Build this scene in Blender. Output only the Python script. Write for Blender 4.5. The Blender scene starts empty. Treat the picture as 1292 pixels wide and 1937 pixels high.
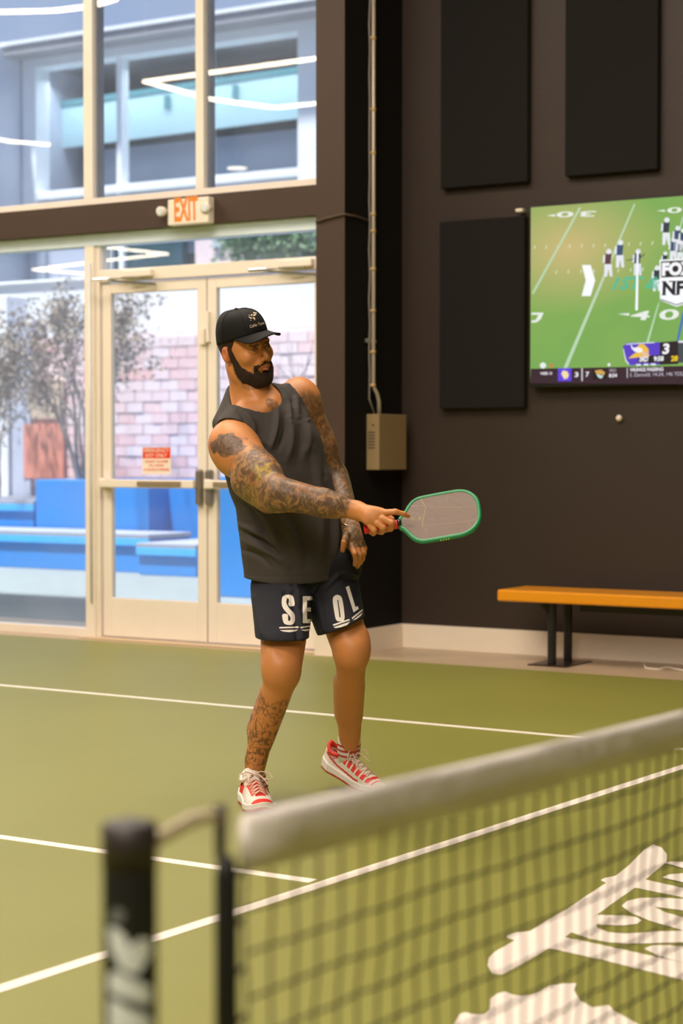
import bpy, bmesh, math, random
import numpy as np
import openvdb
from mathutils import Vector, Matrix
from mathutils.bvhtree import BVHTree

scn = bpy.context.scene
COL = scn.collection
R = math.radians

# ------------------------------------------------------------------ camera
FPX = 3560.0                       # focal length in pixels of the 1292 x 1937 frame
CAMH = 1.30
YAW = R(31.8)                      # the glass wall (Y = const) is turned this much from the picture plane
PITCH = math.atan(112.0 / FPX)
CY, SY = math.cos(YAW), math.sin(YAW)
RIGHT = Vector((CY, SY, 0.0))
FWD = Vector((-SY, CY, 0.0))
UP = Vector((0, 0, 1.0))
CAMP = Vector((0, 0, CAMH))
cam_d = bpy.data.cameras.new('camera')
cam = bpy.data.objects.new('camera', cam_d)
COL.objects.link(cam)
cam.location = CAMP
look = FWD * math.cos(PITCH) - UP * math.sin(PITCH)
cam.rotation_euler = look.to_track_quat('-Z', 'Y').to_euler()
cam_d.sensor_fit = 'VERTICAL'
cam_d.sensor_height = 36.0
cam_d.sensor_width = 24.0
cam_d.lens = FPX / 1937.0 * 36.0
cam_d.clip_start = 0.05
cam_d.clip_end = 300
cam_d.dof.use_dof = True
cam_d.dof.focus_distance = 6.95
cam_d.dof.aperture_fstop = 3.0
scn.camera = cam

# ------------------------------------------------------------------ world, sun, exposure
w = bpy.data.worlds.new('overcast_sky')
scn.world = w
w.use_nodes = True
nt = w.node_tree
bg = nt.nodes['Background']
tc = nt.nodes.new('ShaderNodeTexCoord')
sx = nt.nodes.new('ShaderNodeSeparateXYZ')
cr = nt.nodes.new('ShaderNodeValToRGB')
cr.color_ramp.elements[0].position = 0.0
cr.color_ramp.elements[0].color = (0.44, 0.55, 0.80, 1)
cr.color_ramp.elements[1].position = 0.7
cr.color_ramp.elements[1].color = (0.40, 0.50, 0.76, 1)
nt.links.new(tc.outputs['Generated'], sx.inputs[0])
nt.links.new(sx.outputs['Z'], cr.inputs[0])
nt.links.new(cr.outputs[0], bg.inputs['Color'])
bg.inputs['Strength'].default_value = 1.0

sun_d = bpy.data.lights.new('sun', 'SUN')
sun_d.energy = 13.0
sun_d.angle = R(3)
sun_d.color = (1.0, 0.95, 0.88)
sun = bpy.data.objects.new('sun', sun_d)
COL.objects.link(sun)
sun.rotation_euler = Vector((0.15, 0.33, -1.1)).to_track_quat('-Z', 'Y').to_euler()

scn.view_settings.view_transform = 'Standard'
scn.view_settings.look = 'None'
scn.view_settings.gamma = 1.0
scn.view_settings.use_curve_mapping = False
scn.view_settings.exposure = 0.0

WARM = (1.0, 0.86, 0.71)


def area(name, loc, size, energy, rot=(0, 0, 0), color=WARM):
    d = bpy.data.lights.new(name, 'AREA')
    d.shape = 'RECTANGLE'
    d.size, d.size_y = size
    d.energy = energy
    d.color = color
    o = bpy.data.objects.new(name, d)
    COL.objects.link(o)
    o.location = loc
    o.rotation_euler = rot
    return o


area('added_ceiling_fill', (-5.0, 6.3, 6.0), (5.0, 2.6), 390)  # unseen fill lights added over the hall to raise the warm light
area('added_ceiling_fill', (-5.0, 1.2, 6.0), (4.5, 2.0), 400)
area('added_ceiling_fill', (-12.0, 7.7, 6.0), (5.0, 2.0), 380)
area('added_ceiling_fill', (-0.8, -1.6, 6.0), (3.5, 2.5), 430, rot=(R(25), 0, 0))  # tilted fill added above the camera to brighten the net post


# ------------------------------------------------------------------ pixel rays -> places in the room
def ray(u, v):
    """direction through pixel (u, v), scaled to one metre of level depth"""
    dx = (u - 646.0) / FPX
    dy = (968.5 - v) / FPX
    f = math.cos(PITCH) + dy * math.sin(PITCH)
    z = -math.sin(PITCH) + dy * math.cos(PITCH)
    return (RIGHT * dx + FWD * f + UP * z) / f


def P(u, v, Z):
    return CAMP + ray(u, v) * Z


def onY(u, v, Y):
    d = ray(u, v)
    return CAMP + d * (Y / d.y)


def onX(u, v, X):
    d = ray(u, v)
    return CAMP + d * (X / d.x)


def onZ(u, v, z=0.0):
    d = ray(u, v)
    return CAMP + d * ((z - CAMH) / d.z)


# ------------------------------------------------------------------ materials
MATS = {}


def srgb(r, g, b):
    def f(c):
        c /= 255.0
        return c / 12.92 if c <= 0.04045 else ((c + 0.055) / 1.055) ** 2.4
    return (f(r), f(g), f(b))


def pm(name, col, rough=0.5, metal=0.0, var=0.12, scale=12.0, bump=0.0, bscale=60.0, coat=0.0, spec=0.5, emit=0.0, sss=0.0):
    """procedural material: Principled with noise-varied colour and optional fine relief"""
    if name in MATS:
        return MATS[name]
    m = bpy.data.materials.new(name)
    m.use_nodes = True
    n = m.node_tree
    b = n.nodes['Principled BSDF']
    c = n.nodes.new('ShaderNodeTexCoord')
    nz = n.nodes.new('ShaderNodeTexNoise')
    nz.inputs['Scale'].default_value = scale
    nz.inputs['Detail'].default_value = 5
    n.links.new(c.outputs['Object'], nz.inputs['Vector'])
    mx = n.nodes.new('ShaderNodeMix')
    mx.data_type = 'RGBA'
    mx.inputs[6].default_value = (*[x * (1 - var) for x in col], 1)
    mx.inputs[7].default_value = (*[min(1, x * (1 + var)) for x in col], 1)
    n.links.new(nz.outputs['Fac'], mx.inputs[0])
    n.links.new(mx.outputs[2], b.inputs['Base Color'])
    b.inputs['Roughness'].default_value = rough
    b.inputs['Metallic'].default_value = metal
    b.inputs['Specular IOR Level'].default_value = spec
    b.inputs['Coat Weight'].default_value = coat
    if sss:
        b.inputs['Subsurface Weight'].default_value = sss
        b.inputs['Subsurface Radius'].default_value = (0.012, 0.004, 0.002)
    if emit:
        n.links.new(mx.outputs[2], b.inputs['Emission Color'])
        b.inputs['Emission Strength'].default_value = emit
    if bump:
        n2 = n.nodes.new('ShaderNodeTexNoise')
        n2.inputs['Scale'].default_value = bscale
        n2.inputs['Detail'].default_value = 6
        n.links.new(c.outputs['Object'], n2.inputs['Vector'])
        bp = n.nodes.new('ShaderNodeBump')
        bp.inputs['Strength'].default_value = bump
        bp.inputs['Distance'].default_value = 0.01
        n.links.new(n2.outputs['Fac'], bp.inputs['Height'])
        n.links.new(bp.outputs[0], b.inputs['Normal'])
    MATS[name] = m
    return m


def em(name, col, strength=1.0, var=0.0):
    """something that gives off light"""
    if name in MATS:
        return MATS[name]
    m = bpy.data.materials.new(name)
    m.use_nodes = True
    n = m.node_tree
    b = n.nodes['Principled BSDF']
    b.inputs['Base Color'].default_value = (0.01, 0.01, 0.01, 1)
    b.inputs['Roughness'].default_value = 0.3
    b.inputs['Emission Color'].default_value = (*col, 1)
    b.inputs['Emission Strength'].default_value = strength
    MATS[name] = m
    return m


def glass_mat(name, haze=0.05, tint=(0.93, 0.97, 1.0), refl=0.07, specks=True):
    m = bpy.data.materials.new(name)
    m.use_nodes = True
    n = m.node_tree
    n.nodes.clear()
    out = n.nodes.new('ShaderNodeOutputMaterial')
    tr = n.nodes.new('ShaderNodeBsdfTransparent')
    tr.inputs[0].default_value = (*tint, 1)
    gl = n.nodes.new('ShaderNodeBsdfGlossy')
    gl.inputs['Roughness'].default_value = 0.0
    tl = n.nodes.new('ShaderNodeBsdfTranslucent')
    tl.inputs[0].default_value = (0.9, 0.95, 1, 1)
    df = n.nodes.new('ShaderNodeBsdfDiffuse')
    df.inputs[0].default_value = (0.9, 0.92, 0.95, 1)
    ad = n.nodes.new('ShaderNodeMixShader')
    ad.inputs[0].default_value = 0.35
    n.links.new(tl.outputs[0], ad.inputs[1])
    n.links.new(df.outputs[0], ad.inputs[2])
    m1 = n.nodes.new('ShaderNodeMixShader')
    m1.inputs[0].default_value = refl
    n.links.new(tr.outputs[0], m1.inputs[1])
    n.links.new(gl.outputs[0], m1.inputs[2])
    m2 = n.nodes.new('ShaderNodeMixShader')
    n.links.new(m1.outputs[0], m2.inputs[1])
    n.links.new(ad.outputs[0], m2.inputs[2])
    if specks:
        c = n.nodes.new('ShaderNodeTexCoord')
        vo = n.nodes.new('ShaderNodeTexVoronoi')
        vo.inputs['Scale'].default_value = 13.0
        n.links.new(c.outputs['Object'], vo.inputs['Vector'])
        r1 = n.nodes.new('ShaderNodeMapRange')
        r1.inputs['From Min'].default_value = 0.06
        r1.inputs['From Max'].default_value = 0.12
        r1.inputs['To Min'].default_value = 0.28
        r1.inputs['To Max'].default_value = 0.0
        n.links.new(vo.outputs['Distance'], r1.inputs['Value'])
        nz = n.nodes.new('ShaderNodeTexNoise')
        nz.inputs['Scale'].default_value = 2.2
        n.links.new(c.outputs['Object'], nz.inputs['Vector'])
        r2 = n.nodes.new('ShaderNodeMapRange')
        r2.inputs['From Min'].default_value = 0.3
        r2.inputs['From Max'].default_value = 0.7
        r2.inputs['To Min'].default_value = haze * 0.6
        r2.inputs['To Max'].default_value = haze * 1.4
        n.links.new(nz.outputs['Fac'], r2.inputs['Value'])
        mm = n.nodes.new('ShaderNodeMath')
        mm.operation = 'MAXIMUM'
        mu = n.nodes.new('ShaderNodeMath')
        mu.operation = 'MULTIPLY'
        n.links.new(r1.outputs[0], mu.inputs[0])
        n.links.new(nz.outputs['Fac'], mu.inputs[1])
        n.links.new(mu.outputs[0], mm.inputs[0])
        n.links.new(r2.outputs[0], mm.inputs[1])
        n.links.new(mm.outputs[0], m2.inputs[0])
    else:
        m2.inputs[0].default_value = haze
    n.links.new(m2.outputs[0], out.inputs[0])
    return m


# ------------------------------------------------------------------ mesh helpers
class MB:
    def __init__(s):
        s.v, s.f = [], []

    def add(s, vs, fs):
        o = len(s.v)
        s.v += [tuple(p) for p in vs]
        s.f += [tuple(i + o for i in f) for f in fs]
        return s

    def box(s, a, b):
        x0, y0, z0 = [min(p, q) for p, q in zip(a, b)]
        x1, y1, z1 = [max(p, q) for p, q in zip(a, b)]
        return s.add([(x0, y0, z0), (x1, y0, z0), (x1, y1, z0), (x0, y1, z0), (x0, y0, z1), (x1, y0, z1), (x1, y1, z1), (x0, y1, z1)],
                     [(3, 2, 1, 0), (4, 5, 6, 7), (0, 1, 5, 4), (1, 2, 6, 5), (2, 3, 7, 6), (3, 0, 4, 7)])

    def prism(s, poly, vec):
        """closed prism of a planar polygon swept by vec"""
        n = len(poly)
        vec = Vector(vec)
        a = [Vector(p) for p in poly]
        b = [p + vec for p in a]
        return s.add(a + b, [tuple(range(n))[::-1], tuple(range(n, 2 * n))] + [(i, (i + 1) % n, n + (i + 1) % n, n + i) for i in range(n)])

    def tube(s, pts, r, n=8, cap=True, flat=None):
        pts = [Vector(p) for p in pts]
        rs = r if isinstance(r, (list, tuple)) else [r] * len(pts)
        rings = []
        prev = None
        for i, p in enumerate(pts):
            t = (pts[min(i + 1, len(pts) - 1)] - pts[max(i - 1, 0)]).normalized()
            if prev is None:
                a = t.orthogonal().normalized()
                if flat is not None:
                    a = (Vector(flat) - t * t.dot(Vector(flat))).normalized()
            else:
                a = (prev - t * t.dot(prev)).normalized()
            prev = a
            b = t.cross(a)
            k = 0.35 if flat is not None else 1.0
            rings.append([p + (a * math.cos(2 * math.pi * j / n) + b * (k * math.sin(2 * math.pi * j / n))) * rs[i] for j in range(n)])
        vs = [q for g in rings for q in g]
        fs = []
        for i in range(len(rings) - 1):
            for j in range(n):
                fs.append((i * n + j, i * n + (j + 1) % n, (i + 1) * n + (j + 1) % n, (i + 1) * n + j))
        if cap:
            fs.append(tuple(range(n))[::-1])
            fs.append(tuple((len(rings) - 1) * n + j for j in range(n)))
        return s.add(vs, fs)

    def build(s, name, mat, parent=None, smooth=False, bevel=0.0, seg=2, **props):
        me = bpy.data.meshes.new(name)
        me.from_pydata(s.v, [], s.f)
        return mesh_obj(name, me, mat, parent, smooth, bevel, seg, **props)


def mesh_obj(name, me, mat, parent=None, smooth=False, bevel=0.0, seg=2, **props):
    me.update()
    if isinstance(mat, (list, tuple)):
        for m in mat:
            me.materials.append(m)
    elif mat:
        me.materials.append(mat)
    o = bpy.data.objects.new(name, me)
    COL.objects.link(o)
    if bevel:
        md = o.modifiers.new('bevel', 'BEVEL')
        md.width = bevel
        md.segments = seg
        md.limit_method = 'ANGLE'
    if smooth:
        me.polygons.foreach_set('use_smooth', [True] * len(me.polygons))
    if parent:
        o.parent = parent
        o.matrix_parent_inverse = Matrix.Translation(-parent.location)
    for k, v in props.items():
        o[k] = v
    return o


def thing(name, label, cat, loc=(0, 0, 0), group=None, kind=None):
    o = bpy.data.objects.new(name, None)
    o.empty_display_size = 0.05
    COL.objects.link(o)
    o.location = loc
    o['label'] = label
    o['category'] = cat
    if group:
        o['group'] = group
    if kind:
        o['kind'] = kind
    return o


def struct(name, loc=(0, 0, 0)):
    o = bpy.data.objects.new(name, None)
    o.empty_display_size = 0.05
    COL.objects.link(o)
    o.location = loc
    o['kind'] = 'structure'
    return o


def tag(o, label, cat, group=None):
    o['label'] = label
    o['category'] = cat
    if group:
        o['group'] = group
    return o


def pxY(poly, Y):
    return [onY(u, v, Y) for u, v in poly]


def smooth_poly(pts, k=4):
    """closed Catmull-Rom through the points"""
    out = []
    n = len(pts)
    for i in range(n):
        p0, p1, p2, p3 = [Vector((*pts[(i + j - 1) % n], 0)) for j in range(4)]
        for j in range(k):
            t = j / k
            q = 0.5 * ((2 * p1) + (p2 - p0) * t + (2 * p0 - 5 * p1 + 4 * p2 - p3) * t * t + (3 * p1 - p0 - 3 * p2 + p3) * t ** 3)
            out.append((q.x, q.y))
    return out


_TXT = {}


def text_geo(s, bold=0.0, shear=0.0, res=3):
    """outline text as flat triangles normalised to a 0..1 box"""
    key = (s, bold, shear)
    if key in _TXT:
        return _TXT[key]
    cu = bpy.data.curves.new('t', 'FONT')
    cu.body = s
    cu.offset = bold
    cu.shear = shear
    cu.resolution_u = res
    o = bpy.data.objects.new('t', cu)
    COL.objects.link(o)
    dg = bpy.context.evaluated_depsgraph_get()
    dg.update()
    me = bpy.data.meshes.new_from_object(o.evaluated_get(dg))
    vs = [(v.co.x, v.co.y) for v in me.vertices]
    fs = [tuple(p.vertices) for p in me.polygons]
    bpy.data.objects.remove(o)
    bpy.data.curves.remove(cu)
    bpy.data.meshes.remove(me)
    x0, x1 = min(v[0] for v in vs), max(v[0] for v in vs)
    y0, y1 = min(v[1] for v in vs), max(v[1] for v in vs)
    vs = [((x - x0) / (x1 - x0), (y - y0) / (y1 - y0)) for x, y in vs]
    _TXT[key] = (vs, fs)
    return vs, fs


def text_on(mb, s, bl, br, tl, bold=0.0, shear=0.0, off=(0, 0, 0)):
    """text fitted to the parallelogram bottom-left, bottom-right, top-left"""
    vs, fs = text_geo(s, bold, shear)
    bl, br, tl, off = Vector(bl), Vector(br), Vector(tl), Vector(off)
    mb.add([bl + (br - bl) * x + (tl - bl) * y + off for x, y in vs], fs)
    return mb

# ================================================================== materials of the room
M_black = pm('black_wall_paint', srgb(49, 36, 28), 0.55, var=0.1, scale=3, bump=0.15, bscale=90)
M_pier = pm('dark_brown_paint', srgb(68, 51, 41), 0.5, var=0.1, scale=3, bump=0.12, bscale=90)
M_alu = pm('cream_aluminium', (0.90, 0.81, 0.71), 0.38, var=0.05, scale=6)
M_alu_in = pm('grey_gasket', (0.16, 0.15, 0.19), 0.6, var=0.1)
M_head = pm('pale_green_frame', (0.74, 0.86, 0.94), 0.4, var=0.05)
M_court = pm('green_court_acrylic', (0.243, 0.240, 0.048), 0.45, var=0.10, scale=0.9, bump=0.06, bscale=160, spec=0.38)
M_line = pm('white_line_paint', (0.88, 0.80, 0.70), 0.5, var=0.05, scale=30)
M_concrete = pm('polished_concrete', (0.50, 0.37, 0.24), 0.35, var=0.22, scale=2.5, bump=0.05)
M_base = pm('cream_baseboard_paint', (0.86, 0.76, 0.63), 0.45, var=0.04)
M_panelblk = pm('black_felt', srgb(17, 13, 11), 0.95, var=0.2, scale=60, bump=0.3, bscale=400)
M_ceil = pm('dark_ceiling_paint', (0.10, 0.09, 0.08), 0.9)
M_wallg = pm('warm_grey_hall_wall', (0.42, 0.38, 0.33), 0.8)
M_glass = glass_mat('dusty_window_glass', haze=0.09)
M_steel = pm('brushed_steel', (0.55, 0.53, 0.50), 0.3, metal=0.9, var=0.08, scale=30)
M_blackmetal = pm('black_metal', (0.012, 0.011, 0.011), 0.35, var=0.2)
M_led = em('led_diffuser', (1.0, 0.80, 0.56), 26.0)

YG = 10.30      # room face of the glass wall
YP = 10.20      # face of the dark pier
YR = 10.93      # black wall of the recess
XP = onY(652, 900, YP).x       # return wall of the pier
XJ = onY(598, 900, YP).x       # left edge of the pier
HC = 6.4
X0, X1, YB = -27.0, 7.0, -15.0

# ------------------------------------------------------------------ floor
floor = MB().box((X0, YB, -0.12), (X1, YR + 0.3, 0.0)).build('floor', M_concrete, kind='structure')
MB().box((X0 + 0.02, YB + 0.02, 0.0), (X1 - 0.3, 10.12, 0.003)).build('court_surface', M_court, floor, kind='structure')


def court_line(a, b, w=0.05):
    a, b = Vector(a), Vector(b)
    t = (b - a).normalized()
    n = Vector((-t.y, t.x, 0)) * w / 2
    z = Vector((0, 0, 0.0032))
    MB().prism([a - n + z, b - n + z, b + n + z, a + n + z], (0, 0, 0.0012)).build('court_line', M_line, floor, kind='structure')


pA = [onZ(466, 1335), onZ(1090, 1396)]
YA = (pA[0].y + pA[1].y) / 2
pC = onZ(592, 1669)
XB = pC.x
YC = YA - 3.05
print('lines', YA, pC, onZ(0, 1873), onZ(1292, 1452), onZ(0, 1296), onZ(0, 1584))


def line_px(u0, v0, u1, v1, ext0=0.0, ext1=0.0):
    a, b = onZ(u0, v0), onZ(u1, v1)
    t = (b - a).normalized()
    court_line(a - t * ext0, b + t * ext1)


line_px(0, 1297, 1090, 1396, 6, 0)
line_px(0, 1585, 592, 1669, 5, 0)
line_px(0, 1873, 1292, 1452, 1.2, 1.0)
line_px(1090, 1396, 1292, 1418, 0, 5)

# painted script graphic on the court
G = lambda pts: [(880 + x / 3.136, 1560 + y / 3.136) for x, y in pts]
graphics = [
    [(1115, 117), (1165, 135), (1197, 175), (1195, 215), (1160, 250), (1065, 328), (1005, 375), (880, 462), (780, 535), (630, 640), (490, 735), (330, 830), (220, 892), (160, 880), (130, 835), (140, 790), (180, 750), (295, 685), (250, 672), (246, 660), (300, 640), (385, 630), (600, 500), (835, 345), (803, 328), (830, 315), (890, 303), (960, 250), (1060, 150)],
    [(1000, 372), (1065, 325), (1292, 375), (1500, 420), (1500, 480), (1292, 432)],
    [(490, 733), (590, 668), (800, 712), (1292, 820), (1500, 865), (1500, 975), (1292, 922), (800, 800)],
    [(785, 537), (950, 541), (1020, 552), (1045, 570), (1020, 590), (940, 600), (860, 598), (780, 592), (785, 615), (850, 640), (950, 648), (1150, 635), (1500, 625), (1500, 700), (1292, 700), (1000, 708), (850, 700), (740, 680), (630, 640), (700, 590)],
    [(928, 485), (960, 455), (1040, 437), (1150, 435), (1292, 443), (1500, 458), (1500, 530), (1292, 512), (1125, 490), (1180, 520), (1292, 552), (1500, 610), (1500, 680), (1292, 630), (1100, 575), (980, 525)],
    [(1062, 740), (1110, 720), (1200, 718), (1292, 727), (1500, 760), (1500, 870), (1292, 822), (1150, 785)],
    [(1180, 230), (1220, 221), (1292, 225), (1500, 245), (1500, 300), (1292, 262)],
    [(1168, 318), (1210, 300), (1292, 293), (1500, 300), (1500, 370), (1292, 347)],
    [(660, 948), (645, 990), (680, 1050), (755, 1092), (852, 1077), (880, 1110), (1010, 1182), (1100, 1240), (1000, 1500), (300, 1600), (0, 1500), (-160, 1300), (-60, 1182), (-30, 1130), (0, 1120), (40, 1132), (110, 1130), (145, 1100), (148, 1040), (190, 1010), (235, 997), (290, 1018), (380, 1022), (440, 1000), (500, 965), (580, 950)],
]
M_graphic = pm('cream_floor_graphic', (0.90, 0.80, 0.72), 0.5, var=0.03)
for i, g in enumerate(graphics):
    pts = [onZ(u, v, 0.0034) for u, v in G(g)]
    me = bpy.data.meshes.new('floor_graphic')
    bm = bmesh.new()
    bm.faces.new([bm.verts.new(p + Vector((0, 0, 0.0004 * i))) for p in pts])
    bmesh.ops.triangulate(bm, faces=bm.faces)
    bmesh.ops.recalc_face_normals(bm, faces=bm.faces)
    for f in bm.faces:
        if f.normal.z < 0:
            f.normal_flip()
    bm.to_mesh(me)
    bm.free()
    mesh_obj('floor_graphic', me, M_graphic, floor, kind='structure')

# ------------------------------------------------------------------ shell
wr = MB().box((XP - 0.3, YR, 0), (X1, YR + 0.3, HC)).build('wall_right', M_black, kind='structure')
wp = MB().box((XJ, YP, 0), (XP, YR + 0.3, HC)).build('wall_pier', [M_pier, pm('near_black_return', (0.007, 0.005, 0.004), 0.85, var=0.2, spec=0.2)], kind='structure')
wp.data.polygons[3].material_index = 1  # return face alone gets the near-black material
MB().box((X1, YB, 0), (X1 + 0.3, YR + 0.3, HC)).build('wall_east', M_wallg, kind='structure')
MB().box((X0 - 0.3, YB, 0), (X0, YR + 0.3, HC)).build('wall_west', M_wallg, kind='structure')
MB().box((X0, YB - 0.3, 0), (X1, YB, HC)).build('wall_rear', M_wallg, kind='structure')
MB().box((X0 - 0.3, YB - 0.3, HC), (X1 + 0.3, YR + 0.3, HC + 0.3)).build('ceiling', M_ceil, kind='structure')
# beam between door band and upper windows
zb0 = onY(0, 447, YP).z
zb1 = onY(0, 397, YP).z
print('beam', zb0, zb1, onY(597, 412, YP).z, onY(597, 353, YP).z)
zb0 = (zb0 + onY(597, 412, YP).z) / 2
zb1 = (zb1 + onY(597, 353, YP).z) / 2
MB().box((X0, YP + 0.02, zb0), (XJ, YG + 0.14, zb1)).build('trim_1', M_pier, kind='structure')
# baseboards
hb = 0.155
bb = MB().box((XP, YR - 0.02, 0), (X1, YR, hb)).build('baseboard_right', M_base, kind='structure')
bb = MB().box((XP, YP, 0), (XP + 0.02, YR - 0.02, hb)).build('baseboard_return', M_base, kind='structure')
bb = MB().box((XJ, YP - 0.02, 0), (XP + 0.02, YP, hb)).build('baseboard_pier', M_base, kind='structure')

# ------------------------------------------------------------------ upper windows
zt = HC
fd = 0.10


def xg(u, v=800, Y=None):
    return onY(u, v, Y or YG).x


win = struct('window_1', (xg(300), YG, zb1))
zs = zb1
MB().box((X0, YG, zs), (XJ, YG + fd, zs + 0.055)).build('window_sill', M_alu, win, bevel=0.004)
for u0, u1 in ((160, 177), (371, 386)):
    MB().box((xg(u0), YG, zs + 0.055), (xg(u1), YG + 0.05, zt)).build('mullion', M_alu, win, bevel=0.003)
    MB().box((xg(u0) + 0.01, YG + 0.05, zs + 0.055), (xg(u1) + 0.025, YG + 0.10, zt)).build('gasket', M_alu_in, win)
MB().box((xg(-52), YG, zs + 0.055), (xg(-36), YG + 0.1, zt)).build('mullion', M_alu, win, bevel=0.003)
xs = [xg(-46), xg(168), xg(378), XJ]
for a, b in zip(xs[:-1], xs[1:]):
    MB().box((a + 0.02, YG + 0.03, zs + 0.05), (b - 0.01, YG + 0.036, zt)).build('pane', M_glass, win)
for k in range(9):
    xa = xg(-46) - 0.95 * k
    MB().box((xa - 0.95, YG + 0.03, zs + 0.05), (xa - 0.01, YG + 0.036, zt)).build('pane', M_glass, win)
    MB().box((xa - 0.98, YG, zs + 0.05), (xa - 0.91, YG + 0.1, zt)).build('mullion', M_alu, win)
wcx = xg(-46) - 0.95 * 9
MB().box((X0, YG, 0), (wcx, YG + 0.2, HC)).build('wall_front', M_pier, kind='structure')

# ------------------------------------------------------------------ lower storefront: side light, transom, two doors
xp0, xp1 = xg(164), xg(189)
sl = struct('window_2', (xg(80), YG, 0))
hd = zb0 - 0.085
MB().box((wcx, YG - 0.02, hd), (XJ, YG + fd, zb0)).build('window_head', M_head, sl, bevel=0.004)
MB().box((wcx, YG - 0.035, zb0 - 0.025), (XJ, YG - 0.02, zb0)).build('head_trim', M_head, sl, bevel=0.003)
zlow = onY(80, 1183, YG).z
MB().box((wcx, YG, 0), (xp0, YG + fd, zlow)).build('window_sill', M_alu, sl, bevel=0.004)
MB().box((wcx, YG + 0.04, zlow), (xp0, YG + 0.046, hd)).build('pane', M_glass, sl)
MB().box((xg(-150), YG, zlow), (xg(-125), YG + fd, hd)).build('mullion', M_alu, sl)
MB().box((xp0, YG - 0.02, 0), (xp1 - 0.035, YG + fd, hd)).build('door_post', M_alu, sl, bevel=0.004)
MB().box((xp1 - 0.035, YG, 0), (xp1, YG + 0.12, hd)).build('door_jamb', M_alu, sl, bevel=0.003)
# cable raceway pulled down the post
MB().tube([(xp0 + 0.055, YG - 0.028, hd - 0.12), (xp0 + 0.06, YG - 0.028, 0.25)], 0.009, 6).build('cable_raceway', pm('white_plastic', (0.75, 0.75, 0.78), 0.4), sl, smooth=True)
# transom
dt0 = onY(300, 538, YG).z
zdoor = onY(300, 531, YG).z          # top of door leaves
ztr = onY(290, 505, YG).z
tr = struct('window_3', (xg(390), YG, zdoor))
MB().box((xp1, YG - 0.01, zdoor + 0.012), (XJ, YG + fd, ztr)).build('transom_bar', M_alu, tr, bevel=0.004)
MB().box((xp1, YG + 0.04, ztr), (XJ, YG + 0.046, hd)).build('pane', M_glass, tr)
th = MB().box((xp0, YG - 0.10, 0), (XJ, YG + 0.14, 0.012)).build('threshold', pm('tan_threshold', (0.62, 0.47, 0.30), 0.4), sl, bevel=0.003)


def door(n, x0, x1, hinge_left):
    d = struct(n, (x0, YG, 0))
    st = 0.075
    w0, w1 = x0 + 0.004, x1 - 0.004
    yb = YG + 0.012
    zk = onY(290, 1135, YG).z
    zt_ = zdoor
    MB().box((w0, yb, 0.018), (w0 + st, yb + 0.045, zt_)).build('stile', M_alu, d, bevel=0.004)
    MB().box((w1 - st, yb, 0.018), (w1, yb + 0.045, zt_)).build('stile', M_alu, d, bevel=0.004)
    MB().box((w0 + st, yb, 0.018), (w1 - st, yb + 0.045, zk)).build('bottom_rail', M_alu, d, bevel=0.004)
    MB().box((w0 + st, yb, zt_ - 0.07), (w1 - st, yb + 0.045, zt_)).build('top_rail', M_alu, d, bevel=0.004)
    MB().box((w0 + st, yb + 0.02, zk), (w1 - st, yb + 0.026, zt_ - 0.07)).build('pane', M_glass, d)
    # panic bar with end cap and centre case
    zb = onY(290, 915, YG).z
    bar = MB().box((w0 + 0.02, yb - 0.075, zb - 0.028), (w1 - 0.06, yb - 0.035, zb + 0.028)).build('push_bar', M_alu, d, bevel=0.006)
    MB().box((w0 + (0.36 if hinge_left else 0.1), yb - 0.082, zb - 0.018), (w1 - 0.16, yb - 0.074, zb + 0.018)).build('push_pad', pm('tan_anodised', (0.42, 0.33, 0.22), 0.35, metal=0.4), bar, bevel=0.003)
    MB().box((w0 + 0.01, yb - 0.06, zb - 0.035), (w0 + 0.06, yb, zb + 0.035)).build('bar_bracket', M_alu, bar, bevel=0.005)
    xe = w1 - 0.062 if hinge_left else w0 + 0.012
    MB().box((xe, yb - 0.055, zb - 0.14), (xe + 0.045, yb, zb + 0.10)).build('latch_case', pm('grey_latch_metal', (0.33, 0.29, 0.25), 0.35, metal=0.6), d, bevel=0.015, seg=3)
    # closer on the head
    xc = x0 + (0.10 if hinge_left else 0.50)
    cz = zt_ + 0.04
    cl = MB().box((xc + 0.12, YG - 0.06, cz - 0.01), (xc + 0.38, YG - 0.005, cz + 0.04)).build('door_closer', M_alu, d, bevel=0.008)
    MB().tube([(xc + 0.32, YG - 0.045, cz - 0.015), (xc - 0.02, YG - 0.13, cz - 0.022), (xc + 0.4, YG - 0.02, zt_ - 0.025)], 0.009, 6).build('closer_arm', M_steel, cl)
    MB().box((xc - 0.05, YG - 0.15, cz - 0.035), (xc + 0.09, YG - 0.11, cz - 0.015)).build('closer_shoe', pm('bright_chrome', (0.9, 0.9, 0.92), 0.15, metal=1.0), cl, bevel=0.004)
    return d


xm = xg(389.5)
d1 = door('door_1', xp1 + 0.012, xm, True)
d2 = door('door_2', xm, XJ - 0.006, False)
MB().box((xm - 0.006, YG + 0.02, 0.02), (xm + 0.006, YG + 0.07, zdoor)).build('door_gap_seal', pm('black_rubber', (0.01, 0.01, 0.01), 0.7), d1)
# small white contact sensor between the leaves
MB().box((xg(380), YG - 0.02, onY(385, 652, YG).z), (xg(389), YG + 0.012, onY(385, 622, YG).z)).build('door_contact', M_alu, d1, bevel=0.003)
MB().box((xg(393), YG - 0.02, onY(385, 648, YG).z), (xg(398), YG + 0.012, onY(385, 590, YG).z)).build('door_contact', M_alu, d2, bevel=0.003)

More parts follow.
